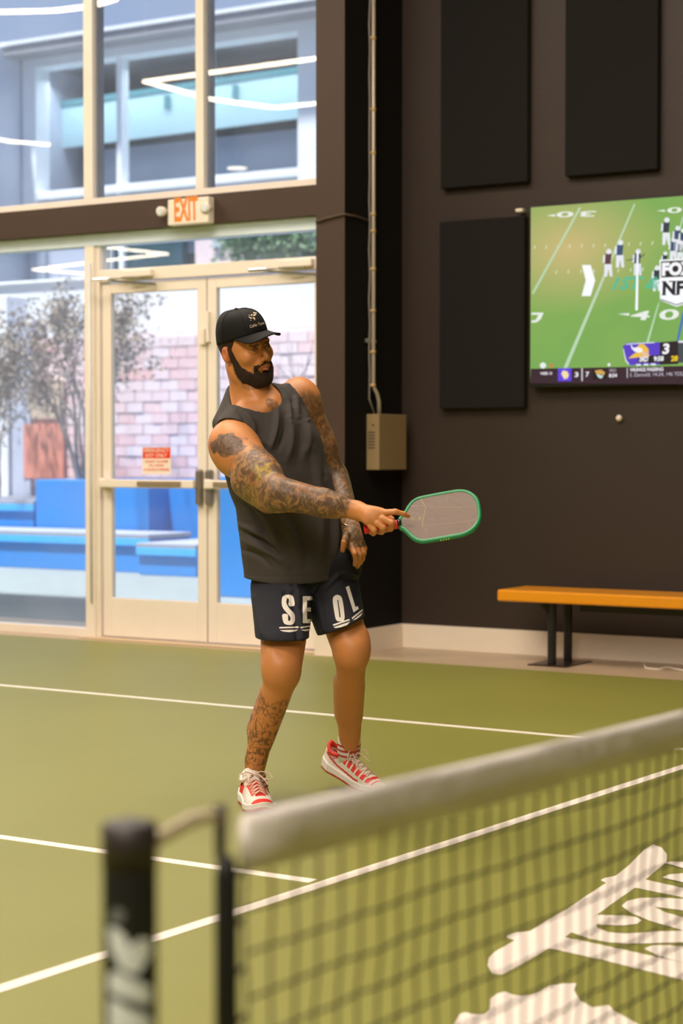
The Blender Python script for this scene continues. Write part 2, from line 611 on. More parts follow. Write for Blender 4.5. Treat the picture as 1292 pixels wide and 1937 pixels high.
# red and white decal on the left door glass
M_red = pm('red_print', (0.85, 0.035, 0.01), 0.5, var=0.05, emit=0.0)
M_decal = pm('cream_sticker', (0.90, 0.80, 0.66), 0.5, var=0.02)
ys = YG + 0.026
stk = thing('door_sticker', 'red and white emergency exit sticker on the left door glass', 'sticker', onY(296, 872, ys))
MB().prism(pxY([(269, 846), (323, 846), (323, 897), (269, 897)], ys), (0, 0.002, 0)).build('sticker_sheet', M_decal, stk)
MB().prism(pxY([(270, 847), (322, 846.5), (322, 867), (270, 867)], ys - 0.001), (0, 0.0008, 0)).build('red_band', M_red, stk)
t = MB()
for s, (u0, v0, u1, v1) in (('EMERGENCY', (272, 848.5, 320, 855.5)), ('EXIT ONLY', (275, 858, 316, 865))):
    text_on(t, s, onY(u0, v1, ys - 0.002), onY(u1, v1, ys - 0.002), onY(u0, v0, ys - 0.002), bold=0.01)
t.build('white_lettering', M_decal, stk)
t = MB()
for s, (u0, v0, u1, v1) in (("DON'T ALARM", (275, 870.5, 317, 875)), ('WILL SOUND', (281, 878, 310, 882.5)), ('IF DOOR IS OPENED', (272, 886, 320, 890.5))):
    text_on(t, s, onY(u0, v1, ys - 0.002), onY(u1, v1, ys - 0.002), onY(u0, v0, ys - 0.002), bold=0.01)
t.build('red_lettering', M_red, stk)

# ------------------------------------------------------------------ exit sign
ye = YP + 0.02
ex = thing('exit_sign', 'cream exit sign with orange letters and two lamp heads on dark beam', 'exit sign', onY(356, 400, ye))
M_exb = pm('cream_plastic', (0.86, 0.78, 0.66), 0.45, var=0.03)
p0, p1 = onY(317, 427, ye - 0.07), onY(394, 371, ye - 0.07)
MB().box((p0.x, ye - 0.07, p0.z), (p1.x, ye, p1.z)).build('sign_case', M_exb, ex, bevel=0.008)
t = MB()
yl = ye - 0.0705
text_on(t, 'EXIT', onY(330, 420, yl), onY(375, 416, yl), onY(329, 374.5, yl), bold=0.035, off=(0, -0.001, 0))
t.build('orange_letters', em('orange_exit_glow', (1.0, 0.27, 0.03), 0.95), ex)
for u, s in ((308, -1), (392, 1)):
    c = onY(u, 400 if s < 0 else 393, ye - 0.06)
    h = MB().tube([c + Vector((0, 0.055, 0)), c + Vector((0, 0.02, 0)), c, c + Vector((0.0, -0.03, -0.004))], [0.012, 0.024, 0.032, 0.034], 20).build('lamp_head', M_exb, ex, smooth=True)
    MB().tube([c + Vector((0, -0.028, -0.004)), c + Vector((0, -0.036, -0.005))], 0.024, 20).build('lamp_lens', pm('frosted_lens', (0.8, 0.85, 0.9), 0.15), h)

# ------------------------------------------------------------------ acoustic panels on the black wall
for lab, (ul, ur, vb, vt_) in (
        ('tall black acoustic panel at top, nearest the conduit corner', (833, 997, 357, -260)),
        ('tall black acoustic panel at top, above the television', (1068, 1243, 334, -260)),
        ('black acoustic panel directly beside the television left edge', (831, 992, 773, 408))):
    yf = YR - 0.06
    a, b = onY(ul, vb, yf), onY(ur, vt_ if vt_ > 0 else 300, yf)
    z1 = b.z if vt_ > 0 else HC - 0.3
    z0 = a.z
    ap = MB().box((a.x, yf, z0), (b.x, YR - 0.001, z1)).build('acoustic_panel', M_panelblk, bevel=0.006)
    tag(ap, lab, 'acoustic panel', 'black acoustic panels on the dark wall')
# small white switch clip on top of the lower panel
c = onY(984, 398, YR - 0.05)
cl = MB().box(c - Vector((0.025, 0.02, 0.011)), c + Vector((0.025, 0.02, 0.011))).build('wall_clip', M_base, bevel=0.004)
tag(cl, 'small white clip on top of the lower acoustic panel', 'clip')
c = onY(1173, 791, YR)
anc = MB().tube([c + Vector((0, -0.03, -0.004)), c + Vector((0, -0.015, 0.0)), c], [0.016, 0.022, 0.014], 9).build('wall_plug', M_base, smooth=True)
tag(anc, 'small white plug in black wall below television', 'wall plug')

# ------------------------------------------------------------------ television
yt = YR - 0.085
tv = thing('television', 'large wall television showing a green football field broadcast', 'television', onY(1290, 560, yt))
TL, BL = onY(1005, 390, yt), onY(1001, 733, yt)
xl, zt1, zt0 = BL.x, TL.z, BL.z
tw = (zt1 - zt0) * 16 / 9
MB().box((xl, yt, zt0), (xl + tw, yt + 0.05, zt1)).build('tv_case', M_blackmetal, tv, bevel=0.006)
MB().box((xl + 0.5, yt + 0.05, zt0 + 0.3), (xl + tw - 0.5, YR, zt1 - 0.3)).build('wall_mount', M_blackmetal, tv)
m = bpy.data.materials.new('broadcast_grass')
m.use_nodes = True
n = m.node_tree
b = n.nodes['Principled BSDF']
b.inputs['Base Color'].default_value = (0.01, 0.01, 0.01, 1)
b.inputs['Roughness'].default_value = 0.25
c = n.nodes.new('ShaderNodeTexCoord')
g1 = n.nodes.new('ShaderNodeTexGradient')
g1.gradient_type = 'SPHERICAL'
mp = n.nodes.new('ShaderNodeMapping')
ctr = onY(1075, 470, yt)
mp.inputs['Location'].default_value = (-ctr.x / 0.7, 0, -ctr.z / 0.42)
mp.inputs['Scale'].default_value = (1 / 0.7, 0.0, 1 / 0.42)
n.links.new(c.outputs['Object'], mp.inputs['Vector'])
n.links.new(mp.outputs[0], g1.inputs['Vector'])
nz = n.nodes.new('ShaderNodeTexNoise')
nz.inputs['Scale'].default_value = 2.5
n.links.new(c.outputs['Object'], nz.inputs['Vector'])
c1 = n.nodes.new('ShaderNodeMix')
c1.data_type = 'RGBA'
c1.inputs[6].default_value = (*srgb(116, 178, 92), 1)
c1.inputs[7].default_value = (*srgb(152, 190, 96), 1)
n.links.new(nz.outputs['Fac'], c1.inputs[0])
c2 = n.nodes.new('ShaderNodeMix')
c2.data_type = 'RGBA'
c2.inputs[7].default_value = (*srgb(220, 198, 134), 1)
n.links.new(g1.outputs['Fac'], c2.inputs[0])
n.links.new(c1.outputs[2], c2.inputs[6])
n.links.new(c2.outputs[2], b.inputs['Emission Color'])
b.inputs['Emission Strength'].default_value = 0.85
MATS['broadcast_grass'] = m
bz = 0.008
scr = MB().box((xl + bz, yt - 0.001, zt0 + 0.035), (xl + tw - bz, yt + 0.01, zt1 - bz)).build('tv_screen', m, tv)
LAY = [0]


def tvp(polys, col, name, k=1, strength=0.95):
    y = yt - 0.001 - 0.0007 * k
    for p in polys:
        o = MB().prism(pxY(p, y), (0, 0.0004, 0)).build(name, em('tv_%d_%d_%d' % col, srgb(*col), strength), scr)
    return o


def tvt(items, col, name, k=3, bold=0.0, shear=0.0):
    y = yt - 0.001 - 0.0007 * k
    for s, bl, br, tl in items:
        o = text_on(MB(), s, onY(*bl, y), onY(*br, y), onY(*tl, y), bold, shear).build(name, em('tv_%d_%d_%d' % col, srgb(*col), 0.95), scr)
    return o


S = lambda pts, ox=980, oy=360, s=4.141: [(ox + x / s, oy + y / s) for x, y in pts]
tvp([S(p) for p in ([(110, 800), (118, 818), (492, 140), (480, 130)], [(355, 1392), (385, 1392), (920, 105), (908, 105)],
                    [(1005, 1190), (1022, 1190), (1110, 870), (1092, 900)], [(1150, 700), (1165, 700), (1292, 230), (1292, 190)])], (196, 226, 190), 'yard_line', 1, 0.9)
tvp([S([(1240, 1180), (1258, 1180), (1300, 1000), (1290, 940)])], (70, 120, 190), 'blue_line', 1)
hs = []
for x, y in [(128, 445), (218, 445), (310, 443), (402, 438), (495, 434), (588, 434), (680, 430), (865, 420), (957, 418), (1050, 412), (297, 640), (392, 636), (490, 634), (590, 632), (782, 628), (880, 622), (975, 618), (1070, 615)]:
    hs.append(S([(x - 5, y + 14), (x + 5, y + 14), (x + 10, y - 12), (x, y - 12)]))
tvp(hs, (214, 230, 190), 'hash_marks', 1, 0.9)
tvt([('3', (980 + 612 / 4.141, 360 + 160 / 4.141), (980 + 490 / 4.141, 360 + 163 / 4.141), (980 + 600 / 4.141, 360 + 206 / 4.141)),
     ('0', (980 + 440 / 4.141, 360 + 164 / 4.141), (980 + 305 / 4.141, 360 + 168 / 4.141), (980 + 430 / 4.141, 360 + 210 / 4.141)),
     ('0', (980 + 1285 / 4.141, 360 + 130 / 4.141), (980 + 1170 / 4.141, 360 + 135 / 4.141), (980 + 1280 / 4.141, 360 + 175 / 4.141)),
     ('4', (980 + 872 / 4.141, 360 + 1010 / 4.141), (980 + 1020 / 4.141, 360 + 1018 / 4.141), (980 + 900 / 4.141, 360 + 938 / 4.141)),
     ('0', (980 + 1100 / 4.141, 360 + 1018 / 4.141), (980 + 1255 / 4.141, 360 + 1012 / 4.141), (980 + 1112 / 4.141, 360 + 935 / 4.141))],
    (238, 244, 236), 'field_number', 2, bold=0.02)
tvp([S(p) for p in ([(225, 198), (290, 188), (290, 206)], [(1085, 160), (1150, 152), (1150, 168)], [(780, 968), (872, 962), (868, 982)],
                    [(105, 958), (200, 958), (180, 1005), (150, 1032), (105, 1038), (105, 1020), (140, 1015), (160, 975), (105, 975)])], (238, 244, 236), 'field_mark', 2)
tvp([S(p) for p in ([(500, 585), (568, 585), (604, 705), (568, 828), (498, 828), (530, 705)], [(930, 480), (944, 480), (938, 940), (918, 940)])], (250, 252, 255), 'white_marker', 5, 1.0)
tvt([('1ST &', (980 + 735 / 4.141, 360 + 782 / 4.141), (980 + 1105 / 4.141, 360 + 772 / 4.141), (980 + 745 / 4.141, 360 + 680 / 4.141))], (92, 190, 150), 'down_text', 3, bold=0.035, shear=0.25)


def player(x, y, h, top, pants=(235, 238, 245)):
    """x, y = feet centre, h = height, in the zoomed picture of the screen"""
    w = h * 0.13
    c = lambda cx, cy, r: [(cx + r * math.cos(a * math.pi / 4), cy + r * math.sin(a * math.pi / 4)) for a in range(8)]
    hd_ = S(c(x + w * 0.2, y - h * 0.91, h * 0.1))
    legs = [S([(x - w * 1.1, y), (x - w * 0.3, y), (x + w * 0.1, y - h * 0.3), (x + w * 0.5, y), (x + w * 1.2, y), (x + w, y - h * 0.45), (x - w, y - h * 0.45)])]
    tvp([hd_] + legs, pants, 'player_figure', 3)
    tvp([S([(x - w * 0.9, y - h * 0.45), (x + w * 0.7, y - h * 0.45), (x + w, y - h * 0.82), (x - w, y - h * 0.82)])], top, 'player_jersey', 3)
    tvp([S([(x - w * 1.5, y - h * 0.5), (x - w * 0.9, y - h * 0.5), (x - w * 0.8, y - h * 0.8), (x - w * 1.3, y - h * 0.78)])], pants, 'player_arm', 4)


player(705, 675, 215, (96, 62, 70))
player(797, 605, 215, (62, 84, 120))
player(935, 665, 205, (50, 62, 90), (225, 230, 240))
player(1160, 428, 215, (52, 60, 74))
player(1245, 470, 190, (58, 76, 110))
player(1290, 480, 180, (58, 76, 110))
player(1215, 560, 190, (60, 78, 110))
player(1270, 560, 170, (52, 56, 84))
player(1150, 640, 160, (44, 54, 66))
player(1085, 790, 200, (50, 58, 66))
tvp([S([(850, 546), (915, 535), (915, 542), (850, 552)]), S([(955, 520), (995, 494), (997, 499), (960, 528)])], (60, 66, 60), 'player_arm', 4)
# network shield
tvp([S([(1108, 545), (1400, 530), (1400, 860), (1240, 912), (1112, 860)])], (250, 252, 255), 'shield', 5, 1.0)
tvp([S([(1120, 556), (1400, 543), (1400, 672), (1120, 684)])], (38, 30, 38), 'shield_panel', 6)
tvt([('FOX', (980 + 1126 / 4.141, 360 + 673 / 4.141), (980 + 1385 / 4.141, 360 + 662 / 4.141), (980 + 1128 / 4.141, 360 + 566 / 4.141))], (252, 252, 255), 'shield_letters', 7, bold=0.06)
tvt([('NFL', (980 + 1130 / 4.141, 360 + 822 / 4.141), (980 + 1375 / 4.141, 360 + 815 / 4.141), (980 + 1134 / 4.141, 360 + 712 / 4.141))], (30, 30, 42), 'shield_letters', 7, bold=0.045)
for q_ in ([(1126, 712), (1160, 711), (1160, 720), (1126, 721)], [(1126, 814), (1158, 813), (1158, 822), (1126, 823)], [(1180, 710), (1212, 709), (1212, 718), (1180, 719)], [(1222, 813), (1256, 812), (1256, 821), (1222, 822)], [(1222, 709), (1240, 709), (1240, 718), (1222, 718)], [(1272, 708), (1284, 708), (1284, 730), (1276, 730)]):
    tvp([S(q_)], (30, 30, 42), 'letter_serif', 7)
tvp([S([(1116, 850), (1240, 893), (1400, 848), (1400, 856), (1240, 901), (1116, 858)])], (60, 66, 80), 'shield_rule', 6)
# score bug
tvp([S([(820, 1225), (850, 1195), (1070, 1190), (1110, 1190), (1110, 1365), (870, 1370), (840, 1330)])], (92, 66, 200), 'score_bug', 4)
tvp([S([(1110, 1190), (1255, 1180), (1255, 1360), (1110, 1366)]), S([(940, 1300), (1110, 1290), (1110, 1350), (940, 1352)])], (40, 30, 36), 'score_panel', 5)
tvp([S([(1255, 1190), (1500, 1180), (1500, 1290), (1255, 1296)]), S([(1255, 1296), (1500, 1290), (1500, 1345), (1255, 1350)])], (70, 78, 84), 'score_panel', 5)
tvp([S([(845, 1202), (1070, 1188), (1070, 1195), (845, 1209)]), S([(822, 1240), (826, 1240), (848, 1330), (872, 1362), (864, 1366), (840, 1334)]),
     S([(925, 1360), (960, 1360), (960, 1374), (925, 1374)]), S([(985, 1358), (1020, 1358), (1020, 1372), (985, 1372)]), S([(1040, 1356), (1078, 1356), (1078, 1370), (1040, 1370)]),
     S([(1255, 1180), (1292, 1178), (1500, 1170), (1500, 1190), (1255, 1194)])], (235, 238, 248), 'score_trim', 6)
tvt([('3', (980 + 1128 / 4.141, 360 + 1285 / 4.141), (980 + 1180 / 4.141, 360 + 1283 / 4.141), (980 + 1138 / 4.141, 360 + 1200 / 4.141)),
     ('3RD', (980 + 948 / 4.141, 360 + 1344 / 4.141), (980 + 1018 / 4.141, 360 + 1342 / 4.141), (980 + 950 / 4.141, 360 + 1304 / 4.141)),
     ('9:58', (980 + 1062 / 4.141, 360 + 1340 / 4.141), (980 + 1140 / 4.141, 360 + 1338 / 4.141), (980 + 1064 / 4.141, 360 + 1300 / 4.141))], (250, 250, 255), 'score_text', 8, bold=0.04)
tvt([('28', (980 + 1196 / 4.141, 360 + 1340 / 4.141), (980 + 1250 / 4.141, 360 + 1338 / 4.141), (980 + 1200 / 4.141, 360 + 1296 / 4.141))], (250, 210, 40), 'score_text', 8, bold=0.04)
# horned head emblem on purple
hair = [(862, 1318), (900, 1285), (930, 1270), (925, 1235), (950, 1205), (985, 1205), (1020, 1240), (1025, 1275), (1000, 1262), (970, 1290), (990, 1300), (930, 1310)]
tvp([S(hair)], (244, 196, 70), 'emblem_hair', 5)
tvp([S([(880, 1205), (905, 1235), (940, 1228), (970, 1240), (978, 1262), (950, 1272), (915, 1265), (890, 1240)])], (250, 250, 252), 'emblem_horn', 6)
tvp([S([(975, 1262), (1012, 1268), (1030, 1290), (1020, 1310), (985, 1308), (965, 1285)])], (240, 196, 160), 'emblem_face', 6)
# ticker bar
tvp([S([(100, 1398), (1500, 1372), (1500, 1520), (95, 1512)])], (62, 40, 52), 'ticker_bar', 2, 0.8)
tvp([S([(312, 1394), (418, 1392), (418, 1494), (312, 1496)])], (100, 70, 225), 'team_tile', 4)
tvp([S([(338, 1435), (352, 1410), (385, 1418), (398, 1445), (385, 1478), (372, 1470), (365, 1485), (350, 1460)])], (248, 226, 170), 'emblem_head', 5)
tvp([S([(585, 1400), (690, 1398), (690, 1480), (585, 1482)])], (36, 22, 22), 'team_tile', 4)
tvp([S([(600, 1412), (650, 1404), (682, 1425), (672, 1450), (650, 1440), (630, 1448), (610, 1435)])], (216, 170, 90), 'emblem_head', 5)
tvp([S([(612, 1440), (640, 1446), (668, 1452), (655, 1475), (630, 1468)])], (190, 225, 222), 'emblem_muzzle', 6)
tvp([S([(496, 1392), (506, 1392), (506, 1494), (496, 1494)]), S([(852, 1392), (858, 1392), (858, 1470), (852, 1470)])], (215, 210, 220), 'ticker_rule', 4)
tvt([('3', (980 + 442 / 4.141, 360 + 1464 / 4.141), (980 + 472 / 4.141, 360 + 1463 / 4.141), (980 + 444 / 4.141, 360 + 1424 / 4.141)),
     ('7', (980 + 528 / 4.141, 360 + 1462 / 4.141), (980 + 556 / 4.141, 360 + 1461 / 4.141), (980 + 530 / 4.141, 360 + 1422 / 4.141)),
     ('WEEK 10', (980 + 174 / 4.141, 360 + 1446 / 4.141), (980 + 266 / 4.141, 360 + 1444 / 4.141), (980 + 174 / 4.141, 360 + 1424 / 4.141)),
     ('8:54', (980 + 712 / 4.141, 360 + 1466 / 4.141), (980 + 775 / 4.141, 360 + 1464 / 4.141), (980 + 712 / 4.141, 360 + 1436 / 4.141)),
     ('VIKINGS PASSING', (980 + 875 / 4.141, 360 + 1420 / 4.141), (980 + 1138 / 4.141, 360 + 1414 / 4.141), (980 + 875 / 4.141, 360 + 1392 / 4.141))], (245, 242, 250), 'ticker_text', 6, bold=0.03)
tvt([('S. Darnold: 14-24, 146 YDS, 3 INT', (980 + 875 / 4.141, 360 + 1466 / 4.141), (980 + 1400 / 4.141, 360 + 1454 / 4.141), (980 + 875 / 4.141, 360 + 1430 / 4.141)),
     ('3RD', (980 + 714 / 4.141, 360 + 1424 / 4.141), (980 + 768 / 4.141, 360 + 1422 / 4.141), (980 + 714 / 4.141, 360 + 1400 / 4.141))], (190, 182, 196), 'ticker_text', 6, bold=0.01)
tvp([S([(195 + 25 * math.cos(a), 1372 + 25 * math.sin(a)) for a in np.linspace(0, 6, 9)]), S([(712 + 12 * math.cos(a), 1366 + 14 * math.sin(a)) for a in np.linspace(0, 6, 9)])], (240, 243, 240), 'helmet_dot', 2)
tvp([S([(245, 1362), (272, 1356), (276, 1380), (250, 1392)])], (205, 130, 80), 'player_hand', 2)

# ------------------------------------------------------------------ bench
M_orange = pm('orange_bench_coating', (0.80, 0.30, 0.008), 0.35, var=0.05, scale=4, coat=0.25)
yb0, yb1 = 10.34, 10.74
bl_ = onY(940, 1137, yb0)
bt_ = onY(941, 1115, yb0)
bench = thing('bench', 'long orange bench on black metal legs by the black wall', 'bench', (bl_.x + 1.5, 10.55, 0))
XE = bl_.x + 4.5
s_ = MB().box((bl_.x, yb0, bl_.z), (XE, yb1, bt_.z)).build('seat', M_orange, bench, bevel=0.012, seg=3)
MB().box((bl_.x + 0.5, yb0 + 0.12, bl_.z - 0.05), (XE - 0.5, yb1 - 0.12, bl_.z)).build('support_rail', M_blackmetal, bench)
for fx in (onZ(1043, 1259).x, onZ(1043, 1259).x + 3.2):
    for fy in (10.43, 10.66):
        MB().tube([(fx, fy, 0.0), (fx, fy, bl_.z)], 0.027, 16).build('leg', M_blackmetal, bench, smooth=False, bevel=0.002)
    MB().box((fx - 0.13, 10.36, 0), (fx + 0.13, 10.74, 0.008)).build('foot_plate', pm('brown_steel_plate', (0.05, 0.03, 0.025), 0.3, metal=0.6), bench)
    MB().prism([(fx - 0.03, 10.42, bl_.z), (fx - 0.09, 10.42, bl_.z), (fx - 0.03, 10.42, bl_.z - 0.07)], (0, 0.03, 0)).build('bracket', M_blackmetal, bench)
c0 = onY(1215, 1262, YR - 0.06)
cd = [onZ(1217, 1256, 0.02), onZ(1222, 1264, 0.004), onZ(1245, 1266, 0.004), onZ(1262, 1262, 0.004), onZ(1292, 1268, 0.004), onZ(1330, 1266, 0.004)]
cab = MB().tube(cd, 0.006, 8).build('loose_cable', M_base, smooth=True)
tag(cab, 'thin white cable lying on concrete under the orange bench', 'cable')

# ------------------------------------------------------------------ electrical box, conduit, side cable
M_box = pm('tan_grey_enamel', srgb(150, 128, 92), 0.45, var=0.06)
y0b = YP + 0.20
xb0 = XP
xf = onY(717, 840, y0b).x
y0b = onX(693, 840, XP).y
pa, pb = onY(717, 889, y0b), onY(717, 783, y0b)
xf = pa.x
y1b = onX(769, 840, xf).y
print('ebox', XP, xf, y0b, y1b, YR)
y1b = min(y1b, YR - 0.03)
ebox = thing('electrical_box', 'beige metal electrical box on black wall corner below conduit', 'electrical box', ((xb0 + xf) / 2, y0b, pa.z))
bo = MB().box((xb0, y0b, pa.z), (xf, y1b, pb.z)).build('box_case', M_box, ebox, bevel=0.004)
dk = pm('dark_slot', (0.05, 0.04, 0.03), 0.8)
vn = MB()
for k in range(6):
    v = 817 + k * 5.8
    q0, q1 = onY(696, v, y0b - 0.0015), onY(709, v + 2.2, y0b - 0.0015)
    MB().box((q0.x, y0b - 0.002, q1.z), (q1.x, y0b + 0.002, q0.z)).build('vent_slot', dk, ebox)
q = onY(706, 804, y0b)
MB().tube([q, q - Vector((0, 0.004, 0))], 0.006, 10).build('screw', dk, ebox)
cond = thing('conduit', 'thin cream conduit running up the black pier return', 'conduit', (XP, YP + 0.3, pb.z))
yc_ = onX(706, 600, XP + 0.03).y
xc_ = XP + 0.03
bx_ = (xb0 + xf) / 2 + 0.01
pts = [(xc_, yc_, HC - 0.01), (xc_, yc_, onX(706, 730, xc_).z), (xc_ + 0.012, yc_ + 0.03, onX(710, 745, xc_).z), (bx_ - 0.02, yc_ + 0.06, onX(714, 760, xc_).z), (bx_ - 0.02, yc_ + 0.062, pb.z)]
MB().tube(pts, 0.0135, 12).build('pipe', pm('cream_conduit', (0.50, 0.43, 0.33), 0.4, metal=0.3), cond, smooth=True)
wp_ = [(xc_ - 0.012, yc_ - 0.02, HC - 0.01)]
for k in range(30):
    zz = HC - 0.1 - k * (HC - 0.2 - pb.z) / 29
    wp_.append((xc_ - 0.012, yc_ - 0.022 - 0.012 * math.sin(k * 1.7) ** 2, zz))
wp_.append((bx_ - 0.03, yc_ + 0.02, pb.z))
MB().tube(wp_, 0.006, 6).build('wire', pm('grey_wire', (0.25, 0.22, 0.2), 0.5), cond, smooth=True)
M_tie = pm('yellow_tie', (0.62, 0.42, 0.16), 0.5)
for v in (72, 207, 289, 405, 437, 509, 588, 666, 729):
    zz = onX(706, v, xc_).z
    MB().tube([(xc_ - 0.004, yc_, zz - 0.009), (xc_ - 0.004, yc_, zz + 0.009)], 0.021, 10).build('tie', M_tie, cond, smooth=True)
zz = onX(706, 645, xc_).z
MB().box((XP, yc_ - 0.06, zz - 0.012), (XP + 0.02, yc_ + 0.06, zz + 0.012)).build('strap_clamp', M_steel, cond, bevel=0.003)
sc = [onY(597, 420, YP - 0.012), onY(620, 412, YP - 0.012), onY(649, 405, YP - 0.012), Vector((XP + 0.012, YP - 0.01, onY(652, 406, YP).z)), Vector((XP + 0.012, YP + 0.12, onX(680, 411, XP).z)), Vector((XP + 0.012, yc_ - 0.01, onX(700, 419, XP).z))]
sco = MB().tube(sc, 0.007, 6).build('side_cable', pm('brown_cable', (0.10, 0.06, 0.04), 0.5), smooth=True)
tag(sco, 'thin dark cable wrapping the pier corner toward the conduit', 'cable')

# ------------------------------------------------------------------ ceiling lights (seen mirrored in the glass)


def mirrored(u, v, z):
    d = ray(u, v)
    t = (z - CAMH) / d.z
    p = CAMP + d * t
    return Vector((p.x, 2 * (YG + 0.03) - p.y, z))


def led(points, label, zh):
    c = points[0]
    th_ = thing('linear_ceiling_light', label, 'ceiling light', (c.x, c.y, zh), 'linear lights hung below the ceiling')
    for a, b in zip(points[:-1], points[1:]):
        t_ = (b - a)
        t_.z = 0
        n_ = Vector((-t_.y, t_.x, 0)).normalized() * 0.045
        z0 = Vector((0, 0, 0.0))
        MB().prism([a - n_, b - n_, b + n_, a + n_], (0, 0, -0.02)).build('diffuser', M_led, th_)
        MB().prism([a - n_ * 1.15, b - n_ * 1.15, b + n_ * 1.15, a + n_ * 1.15], (0, 0, 0.07)).build('housing', M_blackmetal, th_)
        for q in (a, b):
            MB().tube([q, (q.x, q.y, HC)], 0.004, 5).build('hanger', M_steel, th_)


zl = 5.0
led([mirrored(-220, 15, zl), mirrored(0, 20, zl), mirrored(100, 18, zl), mirrored(165, 10, zl), mirrored(215, -4, zl)], 'bent linear ceiling light mirrored at the top of the glass', zl)
led([mirrored(-140, 240, zl), mirrored(20, 266, zl), mirrored(92, 272, zl)], 'tapering linear ceiling light mirrored in the leftmost upper pane', zl)
led([mirrored(690, 95, zl), mirrored(600, 108, zl), mirrored(275, 152, zl), mirrored(395, 185, zl), mirrored(520, 202, zl), mirrored(680, 185, zl)], 'zigzag linear ceiling light mirrored in the upper panes', zl)
led([mirrored(187, 465, zl), mirrored(314, 479, zl), mirrored(187, 493, zl), mirrored(62, 509, zl), mirrored(165, 517, zl), mirrored(240, 522, zl)], 'far zigzag linear ceiling light mirrored in the transom', zl)
dl = mirrored(448, 319, 5.6)
dth = thing('round_downlight', 'round white downlight mirrored in the upper right pane', 'ceiling light', (dl.x, dl.y, dl.z))
MB().tube([dl, dl + Vector((0, 0, 0.01))], 0.15, 24).build('diffuser', em('downlight_glow', (1, 0.85, 0.65), 14.0), dth)
MB().tube([dl + Vector((0, 0, 0.01)), dl + Vector((0, 0, 0.10))], 0.17, 24).build('housing', M_blackmetal, dth)
MB().tube([dl + Vector((0, 0, 0.10)), (dl.x, dl.y, HC)], 0.01, 6).build('hanger', M_steel, dth)

# ================================================================== courtyard beyond the glass
M_pave = pm('pale_paving', (0.205, 0.24, 0.255), 0.75, var=0.08, scale=1.5)
M_blue = pm('blue_planter_paint', (0.012, 0.22, 0.66), 0.5, var=0.08, scale=2)
M_ledge = pm('grey_ledge_stone', (0.30, 0.32, 0.40), 0.7, var=0.12)
yard = MB().box((-40, YG + 0.16, -0.2), (12, 40, -0.01)).build('ground', M_pave, kind='structure')


def seat_block(label, x0, x1, y0, y1, z1, ledge=True):
    t_ = thing('planter_bench', label, 'planter', ((x0 + x1) / 2, (y0 + y1) / 2, -0.01), 'blue painted planters and steps in the courtyard')
    MB().box((x0, y0, -0.01), (x1, y1, z1 - (0.05 if ledge else 0))).build('block', M_blue, t_, bevel=0.01)
    if ledge:
        MB().box((x0 - 0.02, y0 - 0.03, z1 - 0.05), (x1 + 0.02, y1, z1)).build('ledge', M_ledge, t_, bevel=0.006)
        MB().box((x0 - 0.02, y0 - 0.034, z1 - 0.13), (x1 + 0.02, y0, z1 - 0.05)).build('blue_nosing', pm('light_blue_paint', (0.05, 0.40, 0.85), 0.5), t_, bevel=0.006)
    return t_


yA_ = onZ(280, 1083).y                      # front of the low ledge
zA_ = onY(150, 1007, yA_).z
xA0, xA1 = onY(-260, 1080, yA_).x, onY(282, 1080, yA_).x
print('ledge', yA_, zA_, xA0, xA1)
seat_block('long low blue ledge with grey top below the tall planter', xA0, xA1, yA_, yA_ + 0.75, zA_)
yB_ = yA_ + 0.75
seat_block('tall blue planter standing behind the leftmost ledge', onY(67, 950, yB_ + 0.04).x, onY(281, 950, yB_ + 0.04).x, yB_ + 0.04, yB_ + 1.5, onY(120, 908, yB_).z, False)
seat_block('stepped blue tier with dark grey top at far left', onY(-260, 950, yB_ + 0.04).x, onY(64, 950, yB_ + 0.04).x, yB_ + 0.04, yB_ + 1.5, onY(30, 946, yB_).z)
seat_block('recessed dark blue planter seen through the left door', onY(281, 950, yB_ + 0.4).x + 0.25, onY(420, 950, yB_ + 0.4).x, yB_ + 0.4, yB_ + 1.5, onY(320, 912, yB_ + 0.4).z, False)
seat_block('short low blue step with pale top right of the ledge', xA1 + 0.06, onY(397, 1080, yA_).x, yA_ - 0.25, yA_ + 0.9, onY(340, 1029, yA_ - 0.25).z)
yD_ = onZ(500, 1131).y
seat_block('bright blue planter close outside the right door', onY(402, 1100, yD_).x, onY(760, 1100, yD_).x, yD_, yD_ + 1.6, onY(500, 902, yD_).z, False)

# ------------------------------------------------------------------ block wall of separate pink bricks
yW = yB_ + 1.65
M_bricks = [pm('pink_brick_%d' % i, c_, 0.8, var=0.06, scale=8) for i, c_ in enumerate([(0.84, 0.56, 0.57), (0.85, 0.61, 0.62), (0.84, 0.65, 0.67), (0.85, 0.70, 0.73), (0.82, 0.50, 0.50)])]
M_mortar = pm('pale_mortar', (0.84, 0.68, 0.71), 0.9)
bw = struct('brick_wall', (onY(300, 800, yW).x, yW, -0.01))
zW = onY(300, 628, yW).z
xw0, xw1 = onY(38, 800, yW).x, onY(640, 800, yW).x
MB().box((xw0, yW + 0.02, -0.01), (xw1, yW + 0.3, zW)).build('mortar_core', M_mortar, bw)
bwid, bhei = 0.27, 0.135
random.seed(4)
bmesh_cache = []
for m_ in M_bricks:
    mb = MB().box((0.006, 0, 0.006), (bwid - 0.006, 0.06, bhei - 0.006))
    me = bpy.data.meshes.new('brick')
    me.from_pydata(mb.v, [], mb.f)
    me.materials.append(m_)
    bmesh_cache.append(me)
rest = MB()
cnt = 0
z_ = zB_ = onY(300, 925, yW).z
rows = int((zW - zB_) / bhei)
cells = []
for r_ in range(rows):
    off = (r_ % 2) * bwid / 2
    x_ = xw0 + off
    while x_ + bwid <= xw1:
        cells.append((x_, zB_ + r_ * bhei))
        x_ += bwid
